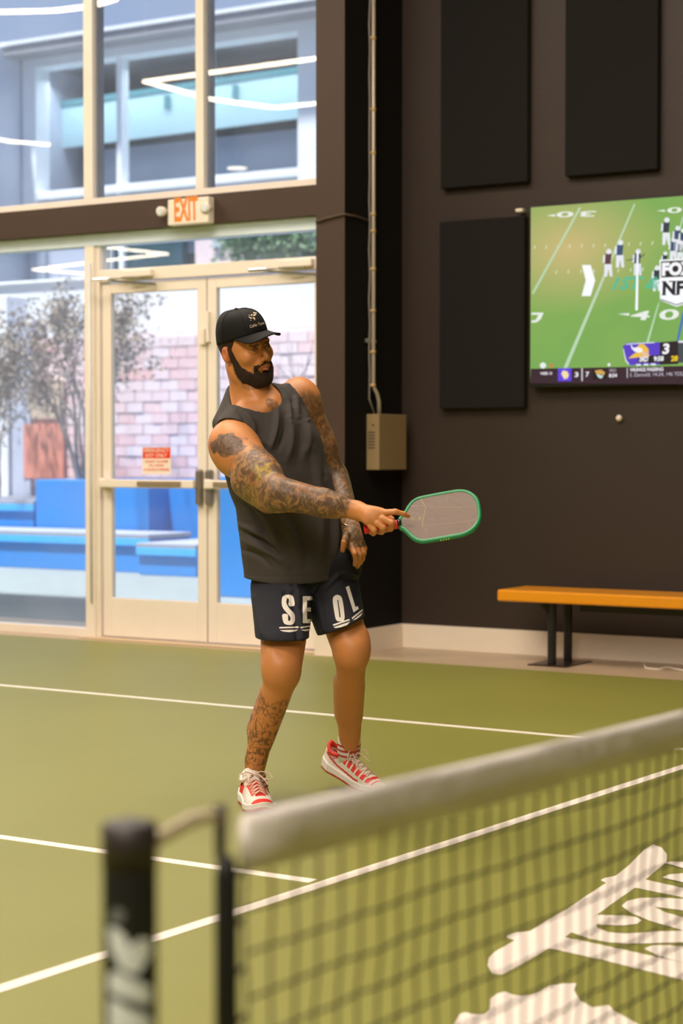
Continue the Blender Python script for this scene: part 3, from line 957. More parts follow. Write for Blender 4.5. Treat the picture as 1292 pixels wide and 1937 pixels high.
cells.sort(key=lambda c_: abs(c_[0] - onY(290, 800, yW).x) + 0.8 * abs(c_[1] - 1.6))
for i, (x_, zz) in enumerate(cells):
    if i < 290:
        o = bpy.data.objects.new('brick', random.choices(bmesh_cache, (3, 4, 4, 4, 1))[0])
        COL.objects.link(o)
        o.location = (x_, yW - 0.004 + random.uniform(-0.006, 0.006), zz)
        o.parent = bw
        o.matrix_parent_inverse = Matrix.Translation(-bw.location)
    else:
        rest.box((x_ + 0.006, yW, zz + 0.006), (x_ + bwid - 0.006, yW + 0.06, zz + bhei - 0.006))
if rest.v:
    rest.build('far_bricks', M_bricks[2], bw, kind='stuff')
# beige panel and orange-red board in front of the wall at left
bd = MB().box((onY(56, 800, yW - 0.06).x, yW - 0.06, onY(80, 792, yW - 0.06).z), (onY(119, 800, yW - 0.06).x, yW - 0.02, onY(80, 719, yW - 0.06).z)).build('wall_board', pm('beige_board', (0.62, 0.48, 0.36), 0.8), bevel=0.004)
tag(bd, 'beige board fixed to the brick wall behind the tree', 'wall board')
bd = MB().box((onY(44, 800, yW - 0.06).x, yW - 0.06, onY(80, 905, yW - 0.06).z), (onY(119, 800, yW - 0.06).x, yW - 0.02, onY(80, 802, yW - 0.06).z)).build('wall_board', pm('coral_board', (0.72, 0.26, 0.18), 0.8), bevel=0.004)
tag(bd, 'coral board under the beige board on the brick wall', 'wall board')
# pale columns far left
M_pale = pm('white_render', (0.80, 0.82, 0.86), 0.8, var=0.04)
M_palegrey = pm('lavender_grey_render', (0.50, 0.53, 0.66), 0.8, var=0.05)
yc1 = yB_ + 1.55
cA = MB().box((onY(-60, 800, yc1).x, yc1, -0.01), (onY(15, 800, yc1).x, yc1 + 0.4, onY(0, 560, yc1).z)).build('column', M_pale, bevel=0.01)
tag(cA, 'white rendered column outside at the far left pane', 'column')
cB = MB().box((onY(17, 800, yc1).x, yc1 + 0.05, -0.01), (onY(52, 800, yc1).x, yc1 + 0.4, onY(30, 610, yc1).z)).build('column', M_palegrey, bevel=0.01)
tag(cB, 'lavender grey column beside the white outdoor column', 'column')

# ------------------------------------------------------------------ white garden wall, hedge and the building behind
yV = yW + 1.2
gw = thing('garden_wall', 'white rendered wall rising behind the pink brick wall', 'wall', (onY(400, 560, yV).x, yV, -0.01))
MB().box((onY(-300, 560, yV).x, yV, -0.01), (onY(720, 560, yV).x, yV + 0.3, onY(300, 522, yV).z)).build('wall_body', M_pale, gw)
MB().box((onY(-300, 560, yV).x, yV - 0.04, onY(300, 522, yV).z), (onY(720, 560, yV).x, yV + 0.34, onY(300, 516, yV).z)).build('coping', pm('white_coping', (0.9, 0.9, 0.92), 0.6), gw, bevel=0.01)

yF = 24.0
bld = thing('building', 'pale building with a big white framed window across the courtyard', 'building', (onY(300, 300, yF).x, yF, -0.01))
M_fac = pm('pale_facade', (0.58, 0.61, 0.72), 0.8, var=0.04)
M_winw = pm('white_window_frame', (0.90, 0.93, 0.98), 0.5, var=0.02)
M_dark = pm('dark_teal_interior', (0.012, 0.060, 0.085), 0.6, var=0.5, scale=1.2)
M_teal = pm('pale_teal_panel', (0.60, 0.84, 0.88), 0.5, var=0.04)
M_tealr = pm('teal_rail', (0.10, 0.30, 0.34), 0.5)
M_grit = pm('grey_blue_screen', (0.22, 0.28, 0.38), 0.8, var=0.6, scale=40)


def slab(poly, y, th_, name, mat, parent=bld, **k):
    return MB().prism(pxY(poly, y), (0, th_, 0)).build(name, mat, parent, **k)


zr = onY(187, 60, yF - 0.5).z
zsof = zr - 0.06
xr = onY(900, 100, yF).x
xl_ = onY(-900, 100, yF).x
MB().box((xl_, yF - 0.5, zr - 0.16), (xr, yF + 6, zr + 0.02)).build('roof', pm('roof_fascia', (0.30, 0.30, 0.33), 0.7), bld)
MB().box((xl_, yF - 0.53, zr - 0.01), (xr, yF - 0.5, zr + 0.05)).build('roof_edge', pm('white_roof_edge', (0.85, 0.87, 0.92), 0.5), bld)
x50, x600 = onY(46, 300, yF).x, onY(600, 300, yF).x
zfr1 = onY(300, 90, yF).z
zfr0 = onY(300, 358, yF).z
MB().box((xl_, yF - 1.0, 3.6), (onY(44, 300, yF).x, yF + 2, zr - 0.1)).build('side_wing', M_fac, bld)
xi0, xi1 = onY(72, 300, yF).x, onY(566, 300, yF).x
zi0, zi1 = onY(300, 343, yF).z, onY(300, 98, yF).z
print('facade', zr, zfr1, zfr0, zi0, zi1)
# window frame
MB().box((x50, yF - 0.05, zfr0 - 0.3), (xi0, yF + 0.3, zr - 0.1)).build('window_stile', M_winw, bld, bevel=0.01)
MB().box((xi1, yF - 0.05, zfr0 - 0.3), (x600 + 0.4, yF + 0.3, zr - 0.1)).build('window_stile', M_winw, bld, bevel=0.01)
MB().box((xi0, yF - 0.05, zi1), (xi1, yF + 0.3, zr - 0.1)).build('window_head', M_winw, bld, bevel=0.01)
MB().box((xi0, yF - 0.05, zi0 - 0.13), (xi1, yF + 0.3, zi0)).build('window_rail', M_winw, bld, bevel=0.01)
for u in (225, 388):
    xx = onY(u, 300, yF).x
    MB().box((xx - 0.05, yF, zi0 - 0.9), (xx + 0.05, yF + 0.2, zi1)).build('window_mullion', M_winw, bld, bevel=0.006)
MB().box((x600 + 0.3, yF, 3.6), (xr, yF + 2, zr - 0.1)).build('facade', M_fac, bld)
MB().box((xl_, yF + 3.0, -0.01), (xr, yF + 3.2, zr - 0.1)).build('rear_wall', M_dark, bld)
MB().box((xi0, yF + 1.2, zi0 - 1.0), (xi1 + 1, yF + 1.3, onY(300, 272, yF + 1.2).z)).build('lower_screen', M_grit, bld)
yt2 = yF + 1.0
slab([(103, 203), (575, 133), (575, 222), (103, 282)], yt2, 0.08, 'balcony_panel', M_teal)
slab([(103, 193), (575, 123), (575, 134), (103, 204)], yt2 - 0.05, 0.18, 'balcony_rail', M_tealr)
for u, v in ((314, 180), (443, 160)):
    slab([(u - 4, v), (u + 4, v), (u + 4, v + 26), (u - 4, v + 26)], yt2 - 0.07, 0.05, 'rail_post', M_tealr)
for u, v0, v1 in ((151, 128, 176), (278, 105, 158), (412, 92, 150), (555, 70, 118)):
    slab([(u - 8, v0), (u + 8, v0 - 2), (u + 8, v1 - 2), (u - 8, v1)], yF + 2.6, 0.1, 'pale_strip', M_teal)  # pale teal upright slabs behind the window
MB().box((xl_, yF + 0.28, 0), (xr, yF + 0.9, 3.5)).build('ground_storey', M_pale, bld)
gs = yF + 0.1
slab([(-10, 430), (50, 430), (50, 600), (-10, 600)], gs, 0.15, 'pier', M_pale)
slab([(55, 445), (165, 440), (165, 560), (55, 560)], gs, 0.15, 'panel', M_palegrey)
slab([(70, 450), (80, 450), (80, 560), (70, 560)], gs - 0.1, 0.1, 'drain_pipe', M_winw)
slab([(185, 425), (345, 415), (345, 520), (185, 520)], gs, 0.15, 'shop_window', M_dark)
for u in (205, 229):
    slab([(u - 4, 425), (u + 4, 425), (u + 4, 520), (u - 4, 520)], gs - 0.1, 0.1, 'window_post', M_winw)
slab([(368, 430), (455, 425), (460, 520), (370, 520)], gs - 0.1, 0.2, 'pink_panel', M_bricks[2])
slab([(402, 440), (420, 440), (420, 470), (402, 470)], gs - 0.15, 0.05, 'small_window', M_palegrey)
slab([(455, 435), (565, 425), (565, 510), (470, 510)], gs, 0.12, 'dark_bay', pm('dark_bay_grey', (0.20, 0.27, 0.33), 0.8))  # dark grey-blue slab on the ground storey


# ------------------------------------------------------------------ plants
def leafy(pts, spread, n_per, size, seed):
    rnd = np.random.default_rng(seed)
    mb = MB()
    for p in pts:
        for _ in range(n_per):
            c_ = Vector(p) + Vector(rnd.normal(0, spread, 3))
            a_ = Vector(rnd.normal(0, 1, 3)).normalized() * size * rnd.uniform(0.6, 1.4)
            b_ = a_.cross(Vector(rnd.normal(0, 1, 3))).normalized() * size * 0.5
            mb.add([c_ - a_, c_ + b_, c_ + a_, c_ - b_], [(0, 1, 2, 3)])
    return mb


def tree(name, label, base, height, spread, seed, leafmat, n0=6, leafn=5, lsize=0.028, lean=(0, 0)):
    rnd = random.Random(seed)
    t_ = thing(name, label, 'tree', base)
    bark = pm('grey_bark', (0.24, 0.19, 0.18), 0.85, var=0.2)
    tips = []

    def grow(p, d, L, r, depth, mb):
        pts, rs = [p], [r]
        q, dd = p.copy(), d.copy()
        k = 4
        for i in range(k):
            dd = (dd + Vector((rnd.gauss(0, 0.09), rnd.gauss(0, 0.09), rnd.gauss(0.02, 0.05)))).normalized()
            q = q + dd * L / k
            pts.append(q.copy())
            rs.append(r * (1 - 0.45 * (i + 1) / k))
            if depth <= 2:
                tips.append(q.copy())
        mb.tube(pts, rs, 5, cap=False)
        if depth > 0:
            for j in range(rnd.choice((2, 3, 3))):
                nd = (dd + Vector((rnd.gauss(0, 0.42), rnd.gauss(-0.02, 0.25), rnd.gauss(0.0, 0.25)))).normalized()
                grow(pts[-1 if j < 2 else -2], nd, L * rnd.uniform(0.62, 0.8), rs[-1] * 0.75, depth - 1, mb)

    for s in range(n0):
        a_ = 2 * math.pi * s / n0 + rnd.uniform(-0.3, 0.3)
        d = Vector((math.cos(a_) * spread + lean[0], math.sin(a_) * spread * 0.3 + lean[1], 1)).normalized()
        mb = MB()
        grow(Vector(base) + Vector((math.cos(a_), math.sin(a_), 0)) * 0.05, d, height * 0.38, 0.03, 3, mb)
        mb.build('stem', bark, t_, smooth=True)
    leafy(tips, 0.07, leafn, lsize, seed).build('foliage', leafmat, t_, kind='stuff')


M_dry = pm('dry_brown_leaf', (0.30, 0.24, 0.19), 0.8, var=0.4, scale=6)
base_ = onY(155, 910, yB_ + 0.55)
base_.z = onY(120, 908, yB_).z
tree('crape_myrtle', 'bare multi stemmed tree with dry leaves in the tall blue planter', base_, 2.35, 0.42, 5, M_dry, n0=9, leafn=4, lsize=0.036, lean=(0.02, 0))
b2 = onY(-10, 946, yB_ + 0.5)
b2.z = onY(30, 946, yB_).z
tree('crape_myrtle', 'sparse bare tree at the far left edge of the courtyard', b2, 2.0, 0.30, 11, M_dry, n0=5, leafn=6, lsize=0.036, lean=(0.0, -0.1))
b3 = onY(640, 902, yD_ + 1.0)
b3.z = onY(500, 902, yD_).z
tree('crape_myrtle', 'thin bare tree reaching in behind the right door', b3, 1.5, 0.45, 21, M_dry, n0=4, leafn=0, lean=(-0.5, 0))
hp = []
rr = np.random.default_rng(3)
for i in range(420):
    u = rr.uniform(430, 570)
    v = rr.uniform(425, 475)
    hp.append(onY(u, v, yV + 2.0 + rr.uniform(-0.25, 0.25)))
hc = onY(500, 450, yV + 2.0)
hedge = thing('garden_hedge', 'green foliage above the white garden wall seen through the transom', 'hedge', (hc.x, hc.y, -0.01))
leafy(hp, 0.12, 8, 0.05, 8).build('foliage', pm('hedge_green', (0.14, 0.24, 0.12), 0.7, var=0.5, scale=5), hedge, kind='stuff')
for k in range(5):
    xx = hc.x - 0.45 + 0.22 * k
    MB().tube([(xx, hc.y, -0.01), (xx + 0.05, hc.y + 0.03, 2.2), (xx, hc.y, hc.z)], [0.03, 0.025, 0.012], 6).build('stem', pm('grey_bark', (0.24, 0.19, 0.18)), hedge, smooth=True)
area('added_panel_fill', (onY(330, 100, yF).x, yF + 0.5, zi1 - 0.15), (9.0, 0.4), 85, color=(0.85, 0.95, 1.0))  # fill lamp added inside the building to brighten the teal balcony panel
post = MB().box((onY(524, 655, yV - 0.05).x, yV - 0.05, onY(524, 674, yV).z), (onY(529, 655, yV - 0.05).x + 0.02, yV, onY(524, 640, yV).z)).build('wall_lamp', pm('brown_lamp_metal', (0.12, 0.08, 0.06), 0.5), bevel=0.01)
tag(post, 'small brown wall box outside behind the cap brim', 'wall box')
# metal latch plate seen on the planter

# ================================================================== net and post
M_net = pm('black_net_cord', (0.006, 0.006, 0.006), 0.8)
M_tape = pm('white_net_tape', (0.88, 0.83, 0.80), 0.7, var=0.10, scale=5, bump=0.4, bscale=30)
M_sleeve = pm('black_sleeve', (0.006, 0.006, 0.007), 0.6)
n0 = P(462, 1540, 1.98)
n1 = P(1292, 1350, 3.03)
XN = n0.x
YN = n0.y
ztop = n0.z
dirn = Vector((n1.x - n0.x, n1.y - n0.y, 0)).normalized()
print('net', n0, n1)
LEN = 6.4
sag = lambda s: 0.055 * (1 - ((s - LEN / 2) / (LEN / 2)) ** 2) if s < LEN else 0


def npt(s, z_frac, zz=None):
    """point on the net at s metres along; z_frac 0 = top edge below tape, in metres down"""
    top = ztop - sag(s)
    return Vector((n0.x, n0.y, 0)) + dirn * s + Vector((0, 0, top - z_frac))


net = thing('pickleball_net', 'black mesh net with white top tape across the foreground', 'net', (n0.x, n0.y, 0))
nside = Vector((dirn.y, -dirn.x, 0))
TAPE = 0.061
mb = MB()
cell = 0.047
NZ = int((ztop - TAPE - 0.05) / cell)
nv = int(LEN / cell)
rnd = random.Random(1)
ks = 0.0017
wob = [[Vector((rnd.gauss(0, 0.0012), rnd.gauss(0, 0.0012), rnd.gauss(0, 0.0012))) + nside * 0.004 * math.sin(i * 0.35 + j * 0.5) for j in range(NZ + 2)] for i in range(nv + 1)]
for i in range(nv + 1):
    s = i * cell
    mb.tube([npt(s, TAPE - 0.006 + j * cell) + wob[i][j] for j in range(NZ + 1)], ks, 4, cap=False)
for j in range(1, NZ + 1):
    mb.tube([npt(i * cell, TAPE - 0.006 + j * cell) + wob[i][j] for i in range(nv + 1)], ks * 1.15, 4, cap=False)
mb.build('mesh', M_net, net, kind='stuff')
tp = MB()
K = 64
rings = []
for i in range(K + 1):
    s = LEN * i / K
    p = npt(s, 0)
    w1_ = 0.0035 * math.sin(i * 1.3) + 0.002 * math.sin(i * 2.9)
    a_ = nside * (0.006 + w1_)
    rings.append([p + nside * 0.002 + Vector((0, 0, 0.0)), p + a_ - Vector((0, 0, 0.012)), p + nside * (0.006 - w1_) - Vector((0, 0, TAPE * 0.55)), p + a_ * 0.8 - Vector((0, 0, TAPE)),
                  p - a_ * 0.8 - Vector((0, 0, TAPE)), p - nside * 0.006 - Vector((0, 0, TAPE * 0.5)), p - a_ - Vector((0, 0, 0.012)), p - nside * 0.002])
vs = [q for g in rings for q in g]
fs = [(i * 8 + j, i * 8 + (j + 1) % 8, (i + 1) * 8 + (j + 1) % 8, (i + 1) * 8 + j) for i in range(K) for j in range(8)]
fs += [tuple(range(8))[::-1], tuple(K * 8 + j for j in range(8))]
tp.add(vs, fs).build('top_tape', M_tape, net, smooth=True)
bt = MB()
bt.tube([npt(LEN * i / 40, ztop - 0.06 - sag(LEN * i / 40)) for i in range(41)], 0.012, 6)
bt.build('bottom_tape', M_sleeve, net, smooth=True)
# side sleeve with dowel
sl0 = P(428, 1620, 1.95)
sd = MB()
b_ = Vector((sl0.x, sl0.y, 0))
sd.tube([b_ + Vector((0, 0, 0.03)), b_ + Vector((0, 0, sl0.z - 0.02)), b_ + Vector((0, 0, sl0.z))], [0.0125, 0.0125, 0.009], 14)
sd.build('side_sleeve', M_sleeve, net, smooth=True)
tpd = P(417, 1523, 1.95)
MB().tube([b_ + Vector((0, 0, sl0.z - 0.03)), (tpd.x, tpd.y, sl0.z), tpd], [0.006, 0.006, 0.007], 10).build('dowel', pm('dark_dowel', (0.03, 0.02, 0.016), 0.5), net, smooth=True)
for k in range(16):
    zz = sl0.z - 0.03 - k * 0.052
    MB().tube([b_ + Vector((0, 0, zz)), (n0.x, n0.y, zz + 0.01)], 0.003, 5, cap=False).build('lacing', M_net, net)

# near post
pp = P(245, 1562, 1.83)
ph = pp.z
px_, py_ = pp.x, pp.y
rp = 0.0268
post = thing('net_post', 'black round net post with pale lettering in the left foreground', 'net post', (px_, py_, 0))
po = MB().tube([(px_, py_, 0), (px_, py_, ph - 0.012), (px_, py_, ph - 0.004), (px_, py_, ph)], [rp, rp, rp * 0.96, rp * 0.82], 32).build('pole', M_sleeve, post, smooth=True)
MB().tube([(px_, py_, ph - 0.040), (px_, py_, ph + 0.002), (px_, py_, ph + 0.005)], [rp * 1.03, rp * 1.03, rp * 0.7], 32).build('cap', pm('dark_cap', (0.03, 0.024, 0.022), 0.5), post, smooth=True)
MB().box((px_ - 0.2, py_ - 0.3, 0), (px_ + 0.2, py_ + 0.05, 0.02)).build('base_foot', M_sleeve, post, bevel=0.005)
# lettering wrapped on the pole
Q = lambda pts: [(150 + x / 3.492, 1480 + y / 3.492) for x, y in pts]
shapes = [
    [(190, 960), (240, 960), (300, 1010), (335, 1085), (400, 1030), (470, 1040), (478, 1130), (390, 1268), (345, 1262), (270, 1230), (205, 1100)],
    [(196, 1262), (250, 1245), (330, 1290), (478, 1350), (478, 1462), (430, 1470), (196, 1385)],
    [(196, 1430), (260, 1445), (330, 1500), (478, 1545), (478, 1700), (196, 1700)],
    [(215, 850), (250, 830), (290, 850), (298, 890), (270, 930), (225, 930), (200, 895)],
]
M_let = pm('pale_grey_print', (0.80, 0.88, 0.90), 0.5)
M_let2 = pm('dim_grey_print', (0.20, 0.22, 0.22), 0.5)
for i, shp in enumerate(shapes):
    bm = bmesh.new()
    bm.faces.new([bm.verts.new(onY(u, v, py_ - 0.03)) for u, v in Q(shp)])
    bmesh.ops.triangulate(bm, faces=bm.faces)
    for axis in (0, 2):
        for k in range(40):
            co = Vector((px_ - 0.06 + k * 0.003, 0, 0)) if axis == 0 else Vector((0, 0, ph - 0.5 + k * 0.0125))
            no = Vector((1, 0, 0)) if axis == 0 else Vector((0, 0, 1))
            bmesh.ops.bisect_plane(bm, geom=bm.verts[:] + bm.edges[:] + bm.faces[:], plane_co=co, plane_no=no)
    for v in bm.verts:
        d = (v.co - CAMP)
        # meet the cylinder x^2 + y^2 = (rp + 0.6 mm)^2
        ox, oy = CAMP.x - px_, CAMP.y - py_
        A_ = d.x * d.x + d.y * d.y
        B_ = 2 * (ox * d.x + oy * d.y)
        C_ = ox * ox + oy * oy - (rp + 0.0006) ** 2
        D_ = max(B_ * B_ - 4 * A_ * C_, 0)
        tt = (-B_ - math.sqrt(D_)) / (2 * A_)
        q = CAMP + d * tt
        rvec = Vector((q.x - px_, q.y - py_, 0)).normalized() * (rp + 0.0006)
        v.co = Vector((px_ + rvec.x, py_ + rvec.y, q.z))
    me = bpy.data.meshes.new('lettering')
    bm.to_mesh(me)
    bm.free()
    mesh_obj('lettering', me, M_let if i < 3 else M_let2, post)
# strap tying the net to the post
st0 = P(285, 1590, 1.84)
st = [P(293, 1592, 1.845), P(303, 1587, 1.86), P(330, 1570, 1.88), P(362, 1553, 1.91), P(392, 1545, 1.93), P(415, 1546, 1.945)]
so = MB().tube(st, [0.007, 0.0085, 0.008, 0.0085, 0.007, 0.006], 10, flat=(0, 0, 1)).build('strap', pm('cream_strap', (0.86, 0.74, 0.58), 0.7, var=0.2, scale=30), net, smooth=True)


# ================================================================== signed-distance sculpting (numpy + openvdb)
def V(*a):
    return np.array(a if len(a) > 1 else a[0], dtype=np.float32)


class Field:
    def __init__(s, lo, hi, h):
        s.h = h
        s.lo = V(*lo)
        s.n = [int(math.ceil((hi[i] - lo[i]) / h)) + 1 for i in range(3)]
        s.a = np.full(s.n, 1.0, np.float32)

    def _sub(s, lo, hi):
        i0 = [max(0, int((lo[i] - s.lo[i]) / s.h)) for i in range(3)]
        i1 = [min(s.n[i], int((hi[i] - s.lo[i]) / s.h) + 2) for i in range(3)]
        if any(b <= a for a, b in zip(i0, i1)):
            return None, None
        sl = tuple(slice(a, b) for a, b in zip(i0, i1))
        g = [s.lo[i] + s.h * np.arange(i0[i], i1[i], dtype=np.float32) for i in range(3)]
        X, Y, Z = np.meshgrid(*g, indexing='ij', sparse=True)
        return sl, (X, Y, Z)

    def op(s, prim, k=0.01, mode='u'):
        fn, lo, hi = prim
        pad = k + 4 * s.h
        sl, p = s._sub([x - pad for x in lo], [x + pad for x in hi])
        if sl is None:
            return s
        d = fn(*p).astype(np.float32)
        a = s.a[sl]
        if mode == 'u':
            if k > 0:
                hh = np.maximum(k - np.abs(a - d), 0) / k
                s.a[sl] = np.minimum(a, d) - hh * hh * k * 0.25
            else:
                s.a[sl] = np.minimum(a, d)
        elif mode == 's':
            d = -d
            if k > 0:
                hh = np.maximum(k - np.abs(a - d), 0) / k
                s.a[sl] = np.maximum(a, d) + hh * hh * k * 0.25
            else:
                s.a[sl] = np.maximum(a, d)
        return s

    def clip(s, fn, k=0.0):
        """keep only where fn(x, y, z) < 0, over the whole grid"""
        g = [s.lo[i] + s.h * np.arange(s.n[i], dtype=np.float32) for i in range(3)]
        X, Y, Z = np.meshgrid(*g, indexing='ij', sparse=True)
        d = fn(X, Y, Z).astype(np.float32)
        if k > 0:
            hh = np.maximum(k - np.abs(s.a - d), 0) / k
            s.a = np.maximum(s.a, d) + hh * hh * k * 0.25
        else:
            s.a = np.maximum(s.a, d)
        return s

    def mesh(s, smooth_iter=1):
        w_ = 3 * s.h
        arr = np.clip(s.a, -w_, w_)
        g = openvdb.FloatGrid(w_)
        g.copyFromArray(arr, tolerance=0.0)
        g.transform = openvdb.createLinearTransform(s.h)
        pts, quads = g.convertToQuads(0.0)
        pts = pts.astype(np.float32) + s.lo
        quads = quads[:, ::-1]
        return pts, quads


def to_mesh(name, pts, quads):
    me = bpy.data.meshes.new(name)
    nq = len(quads)
    me.vertices.add(len(pts))
    me.vertices.foreach_set('co', np.ascontiguousarray(pts, np.float32).ravel())
    me.loops.add(nq * 4)
    me.loops.foreach_set('vertex_index', np.ascontiguousarray(quads, np.int32).ravel())
    me.polygons.add(nq)
    me.polygons.foreach_set('loop_start', np.arange(0, nq * 4, 4, dtype=np.int32))
    me.polygons.foreach_set('use_smooth', np.ones(nq, bool))
    me.update(calc_edges=True)
    me.validate()
    # outward faces
    n_ = np.empty(nq * 3, np.float32) if False else None
    return me


def relax(pts, quads, it=2, lam=0.5):
    n_ = len(pts)
    a = quads
    e0 = np.concatenate([a[:, 0], a[:, 1], a[:, 2], a[:, 3], a[:, 1], a[:, 2], a[:, 3], a[:, 0]])
    e1 = np.concatenate([a[:, 1], a[:, 2], a[:, 3], a[:, 0], a[:, 0], a[:, 1], a[:, 2], a[:, 3]])
    cnt_ = np.bincount(e0, minlength=n_).astype(np.float32)[:, None]
    for _ in range(it):
        s_ = np.stack([np.bincount(e0, weights=pts[e1, i], minlength=n_) for i in range(3)], 1)
        pts = pts + lam * (s_ / np.maximum(cnt_, 1) - pts)
    return pts.astype(np.float32)


def vnormals(pts, quads):
    d1 = pts[quads[:, 2]] - pts[quads[:, 0]]
    d2 = pts[quads[:, 3]] - pts[quads[:, 1]]
    fn = np.cross(d1, d2)
    n_ = np.zeros_like(pts)
    for j in range(4):
        for i in range(3):
            n_[:, i] += np.bincount(quads[:, j], weights=fn[:, i], minlength=len(pts))
    return n_ / np.maximum(np.linalg.norm(n_, axis=1, keepdims=True), 1e-9)


def rc(a, b, ra, rb, squash=None, f=1.0):
    """tapered capsule; squash = axis along which the section is thinner by factor f"""
    a, b = V(*a), V(*b)
    ab = b - a
    L2 = max(float(ab @ ab), 1e-9)
    sq = None if squash is None else V(*squash) / np.linalg.norm(squash)

    def fn(X, Y, Z):
        px, py, pz = X - a[0], Y - a[1], Z - a[2]
        t = np.clip((px * ab[0] + py * ab[1] + pz * ab[2]) / L2, 0, 1)
        qx, qy, qz = px - t * ab[0], py - t * ab[1], pz - t * ab[2]
        r = ra + (rb - ra) * t
        if sq is None:
            return np.sqrt(qx * qx + qy * qy + qz * qz) - r
        m = (qx * sq[0] + qy * sq[1] + qz * sq[2])
        d2 = qx * qx + qy * qy + qz * qz - m * m + (m / f) ** 2
        d = np.sqrt(d2) - r
        return d * (0.5 + 0.5 * f)
    R_ = max(ra, rb)
    return fn, np.minimum(a, b) - R_, np.maximum(a, b) + R_


def ell(c, r, M=None):
    """ellipsoid; M = 3x3 rows are the axes"""
    c, r = V(*c), V(*r)
    M = np.eye(3, dtype=np.float32) if M is None else M

    def fn(X, Y, Z):
        px, py, pz = X - c[0], Y - c[1], Z - c[2]
        q = [(px * M[i][0] + py * M[i][1] + pz * M[i][2]) for i in range(3)]
        k0 = np.sqrt(sum((q[i] / r[i]) ** 2 for i in range(3)))
        k1 = np.sqrt(sum((q[i] / r[i] ** 2) ** 2 for i in range(3)))
        return k0 * (k0 - 1) / np.maximum(k1, 1e-6)
    R_ = np.sqrt(sum((M[i] * r[i]) ** 2 for i in range(3)))
    return fn, c - R_, c + R_


def loft(secs, L, F, U, n_=2.3):
    """secs: (centre, half-width along L, half-depth along F); stacked along U"""
    cs = np.stack([V(*s_[0]) for s_ in secs])
    L, F, U = V(*L), V(*F), V(*U)
    h = cs @ U
    o = np.argsort(h)
    h, cs = h[o], cs[o]
    A = np.array([secs[i][1] for i in o])
    B = np.array([secs[i][2] for i in o])
    cl, cf = cs @ L, cs @ F

    def fn(X, Y, Z):
        u = X * U[0] + Y * U[1] + Z * U[2]
        l_ = X * L[0] + Y * L[1] + Z * L[2] - np.interp(u, h, cl)
        f_ = X * F[0] + Y * F[1] + Z * F[2] - np.interp(u, h, cf)
        a = np.interp(u, h, A)
        b = np.interp(u, h, B)
        k = (np.abs(l_ / a) ** n_ + np.abs(f_ / b) ** n_) ** (1 / n_)
        d = (k - 1) * np.minimum(a, b)
        return np.maximum(d, np.maximum(h[0] - u, u - h[-1]))
    R_ = max(A.max(), B.max()) * 1.2
    return fn, cs.min(0) - R_, cs.max(0) + R_


def seg_dist(p, a, b):
    a, b = V(*a), V(*b)
    ab = b - a
    t = np.clip(((p - a) @ ab) / (ab @ ab), 0, 1)
    return np.linalg.norm(p - (a + t[:, None] * ab), axis=1), t


def sstep(x, a, b):
    t = np.clip((x - a) / (b - a), 0, 1)
    return t * t * (3 - 2 * t)


def set_attr(me, name, vals):
    at = me.attributes.new(name, 'FLOAT', 'POINT')
    at.data.foreach_set('value', np.ascontiguousarray(vals, np.float32))


def set_col(me, name, cols):
    at = me.attributes.new(name, 'FLOAT_COLOR', 'POINT')
    c4 = np.ones((len(cols), 4), np.float32)
    c4[:, :3] = cols
    at.data.foreach_set('color', c4.ravel())


def vnoise(p, scale, seed=0):
    """cheap smooth value noise at points p"""
    q = p * scale
    i = np.floor(q).astype(np.int64)
    f = q - i
    f = f * f * (3 - 2 * f)

    def hsh(ix, iy, iz):
        h = (ix * 73856093) ^ (iy * 19349663) ^ (iz * 83492791) ^ (seed * 2654435761)
        return ((h * 1103515245 + 12345) & 0x7fffffff) / 0x7fffffff
    r = 0
    for dx in (0, 1):
        for dy in (0, 1):
            for dz in (0, 1):
                wgt = (f[:, 0] if dx else 1 - f[:, 0]) * (f[:, 1] if dy else 1 - f[:, 1]) * (f[:, 2] if dz else 1 - f[:, 2])
                r = r + wgt * hsh(i[:, 0] + dx, i[:, 1] + dy, i[:, 2] + dz)
    return r

# ================================================================== the player
nR, nF_, nU = V(*RIGHT), V(*FWD), V(0, 0, 1)


def frame(yaw, roll=0.0, pitch=0.0):
    """L (person's left), F (facing), U; yaw turns from the camera towards picture right"""
    F = math.sin(yaw) * nR - math.cos(yaw) * nF_
    L = math.cos(yaw) * nR + math.sin(yaw) * nF_
    U = nU.copy()
    L, U = L * math.cos(roll) + U * math.sin(roll), U * math.cos(roll) - L * math.sin(roll)
    F, U = F * math.cos(pitch) + U * math.sin(pitch), U * math.cos(pitch) - F * math.sin(pitch)
    return np.stack([L, F, U]).astype(np.float32)


def PV(u, v, Z):
    return V(*P(u, v, Z))


T = frame(R(46), R(12))            # chest
TP = frame(R(30), 0)               # pelvis
Hd = frame(R(39), R(15), R(-3))    # head
HC_ = PV(465, 658, 6.98)
HS = 1.05


def hp_(x, y, z):
    return HC_ + HS * (x * Hd[0] + y * Hd[1] + z * Hd[2])


# joints
shR, elR, wrR = PV(437, 842, 6.87), PV(527, 932, 6.64), PV(676, 966, 6.60)
shL, elL, wrL = PV(567, 760, 7.16), PV(630, 905, 7.24), PV(664, 998, 7.02)
hipR, knR, anR = PV(545, 1095, 7.03), PV(532, 1262, 6.78), PV(478, 1458, 6.93)
hipL, knL, anL = PV(620, 1088, 7.12), PV(664, 1225, 6.95), PV(661, 1405, 7.2)
neck0 = PV(492, 775, 7.02)
chest = PV(516, 850, 7.03)
pelv = PV(580, 1080, 7.08)

lo = np.min([shR, elR, wrR, shL, elL, wrL, knR, anR, knL, anL, HC_], 0) - 0.26
hi = np.max([shR, elR, wrR, shL, elL, wrL, knR, anR, knL, anL, HC_], 0) + 0.26
B = Field(lo, hi, 0.0027)

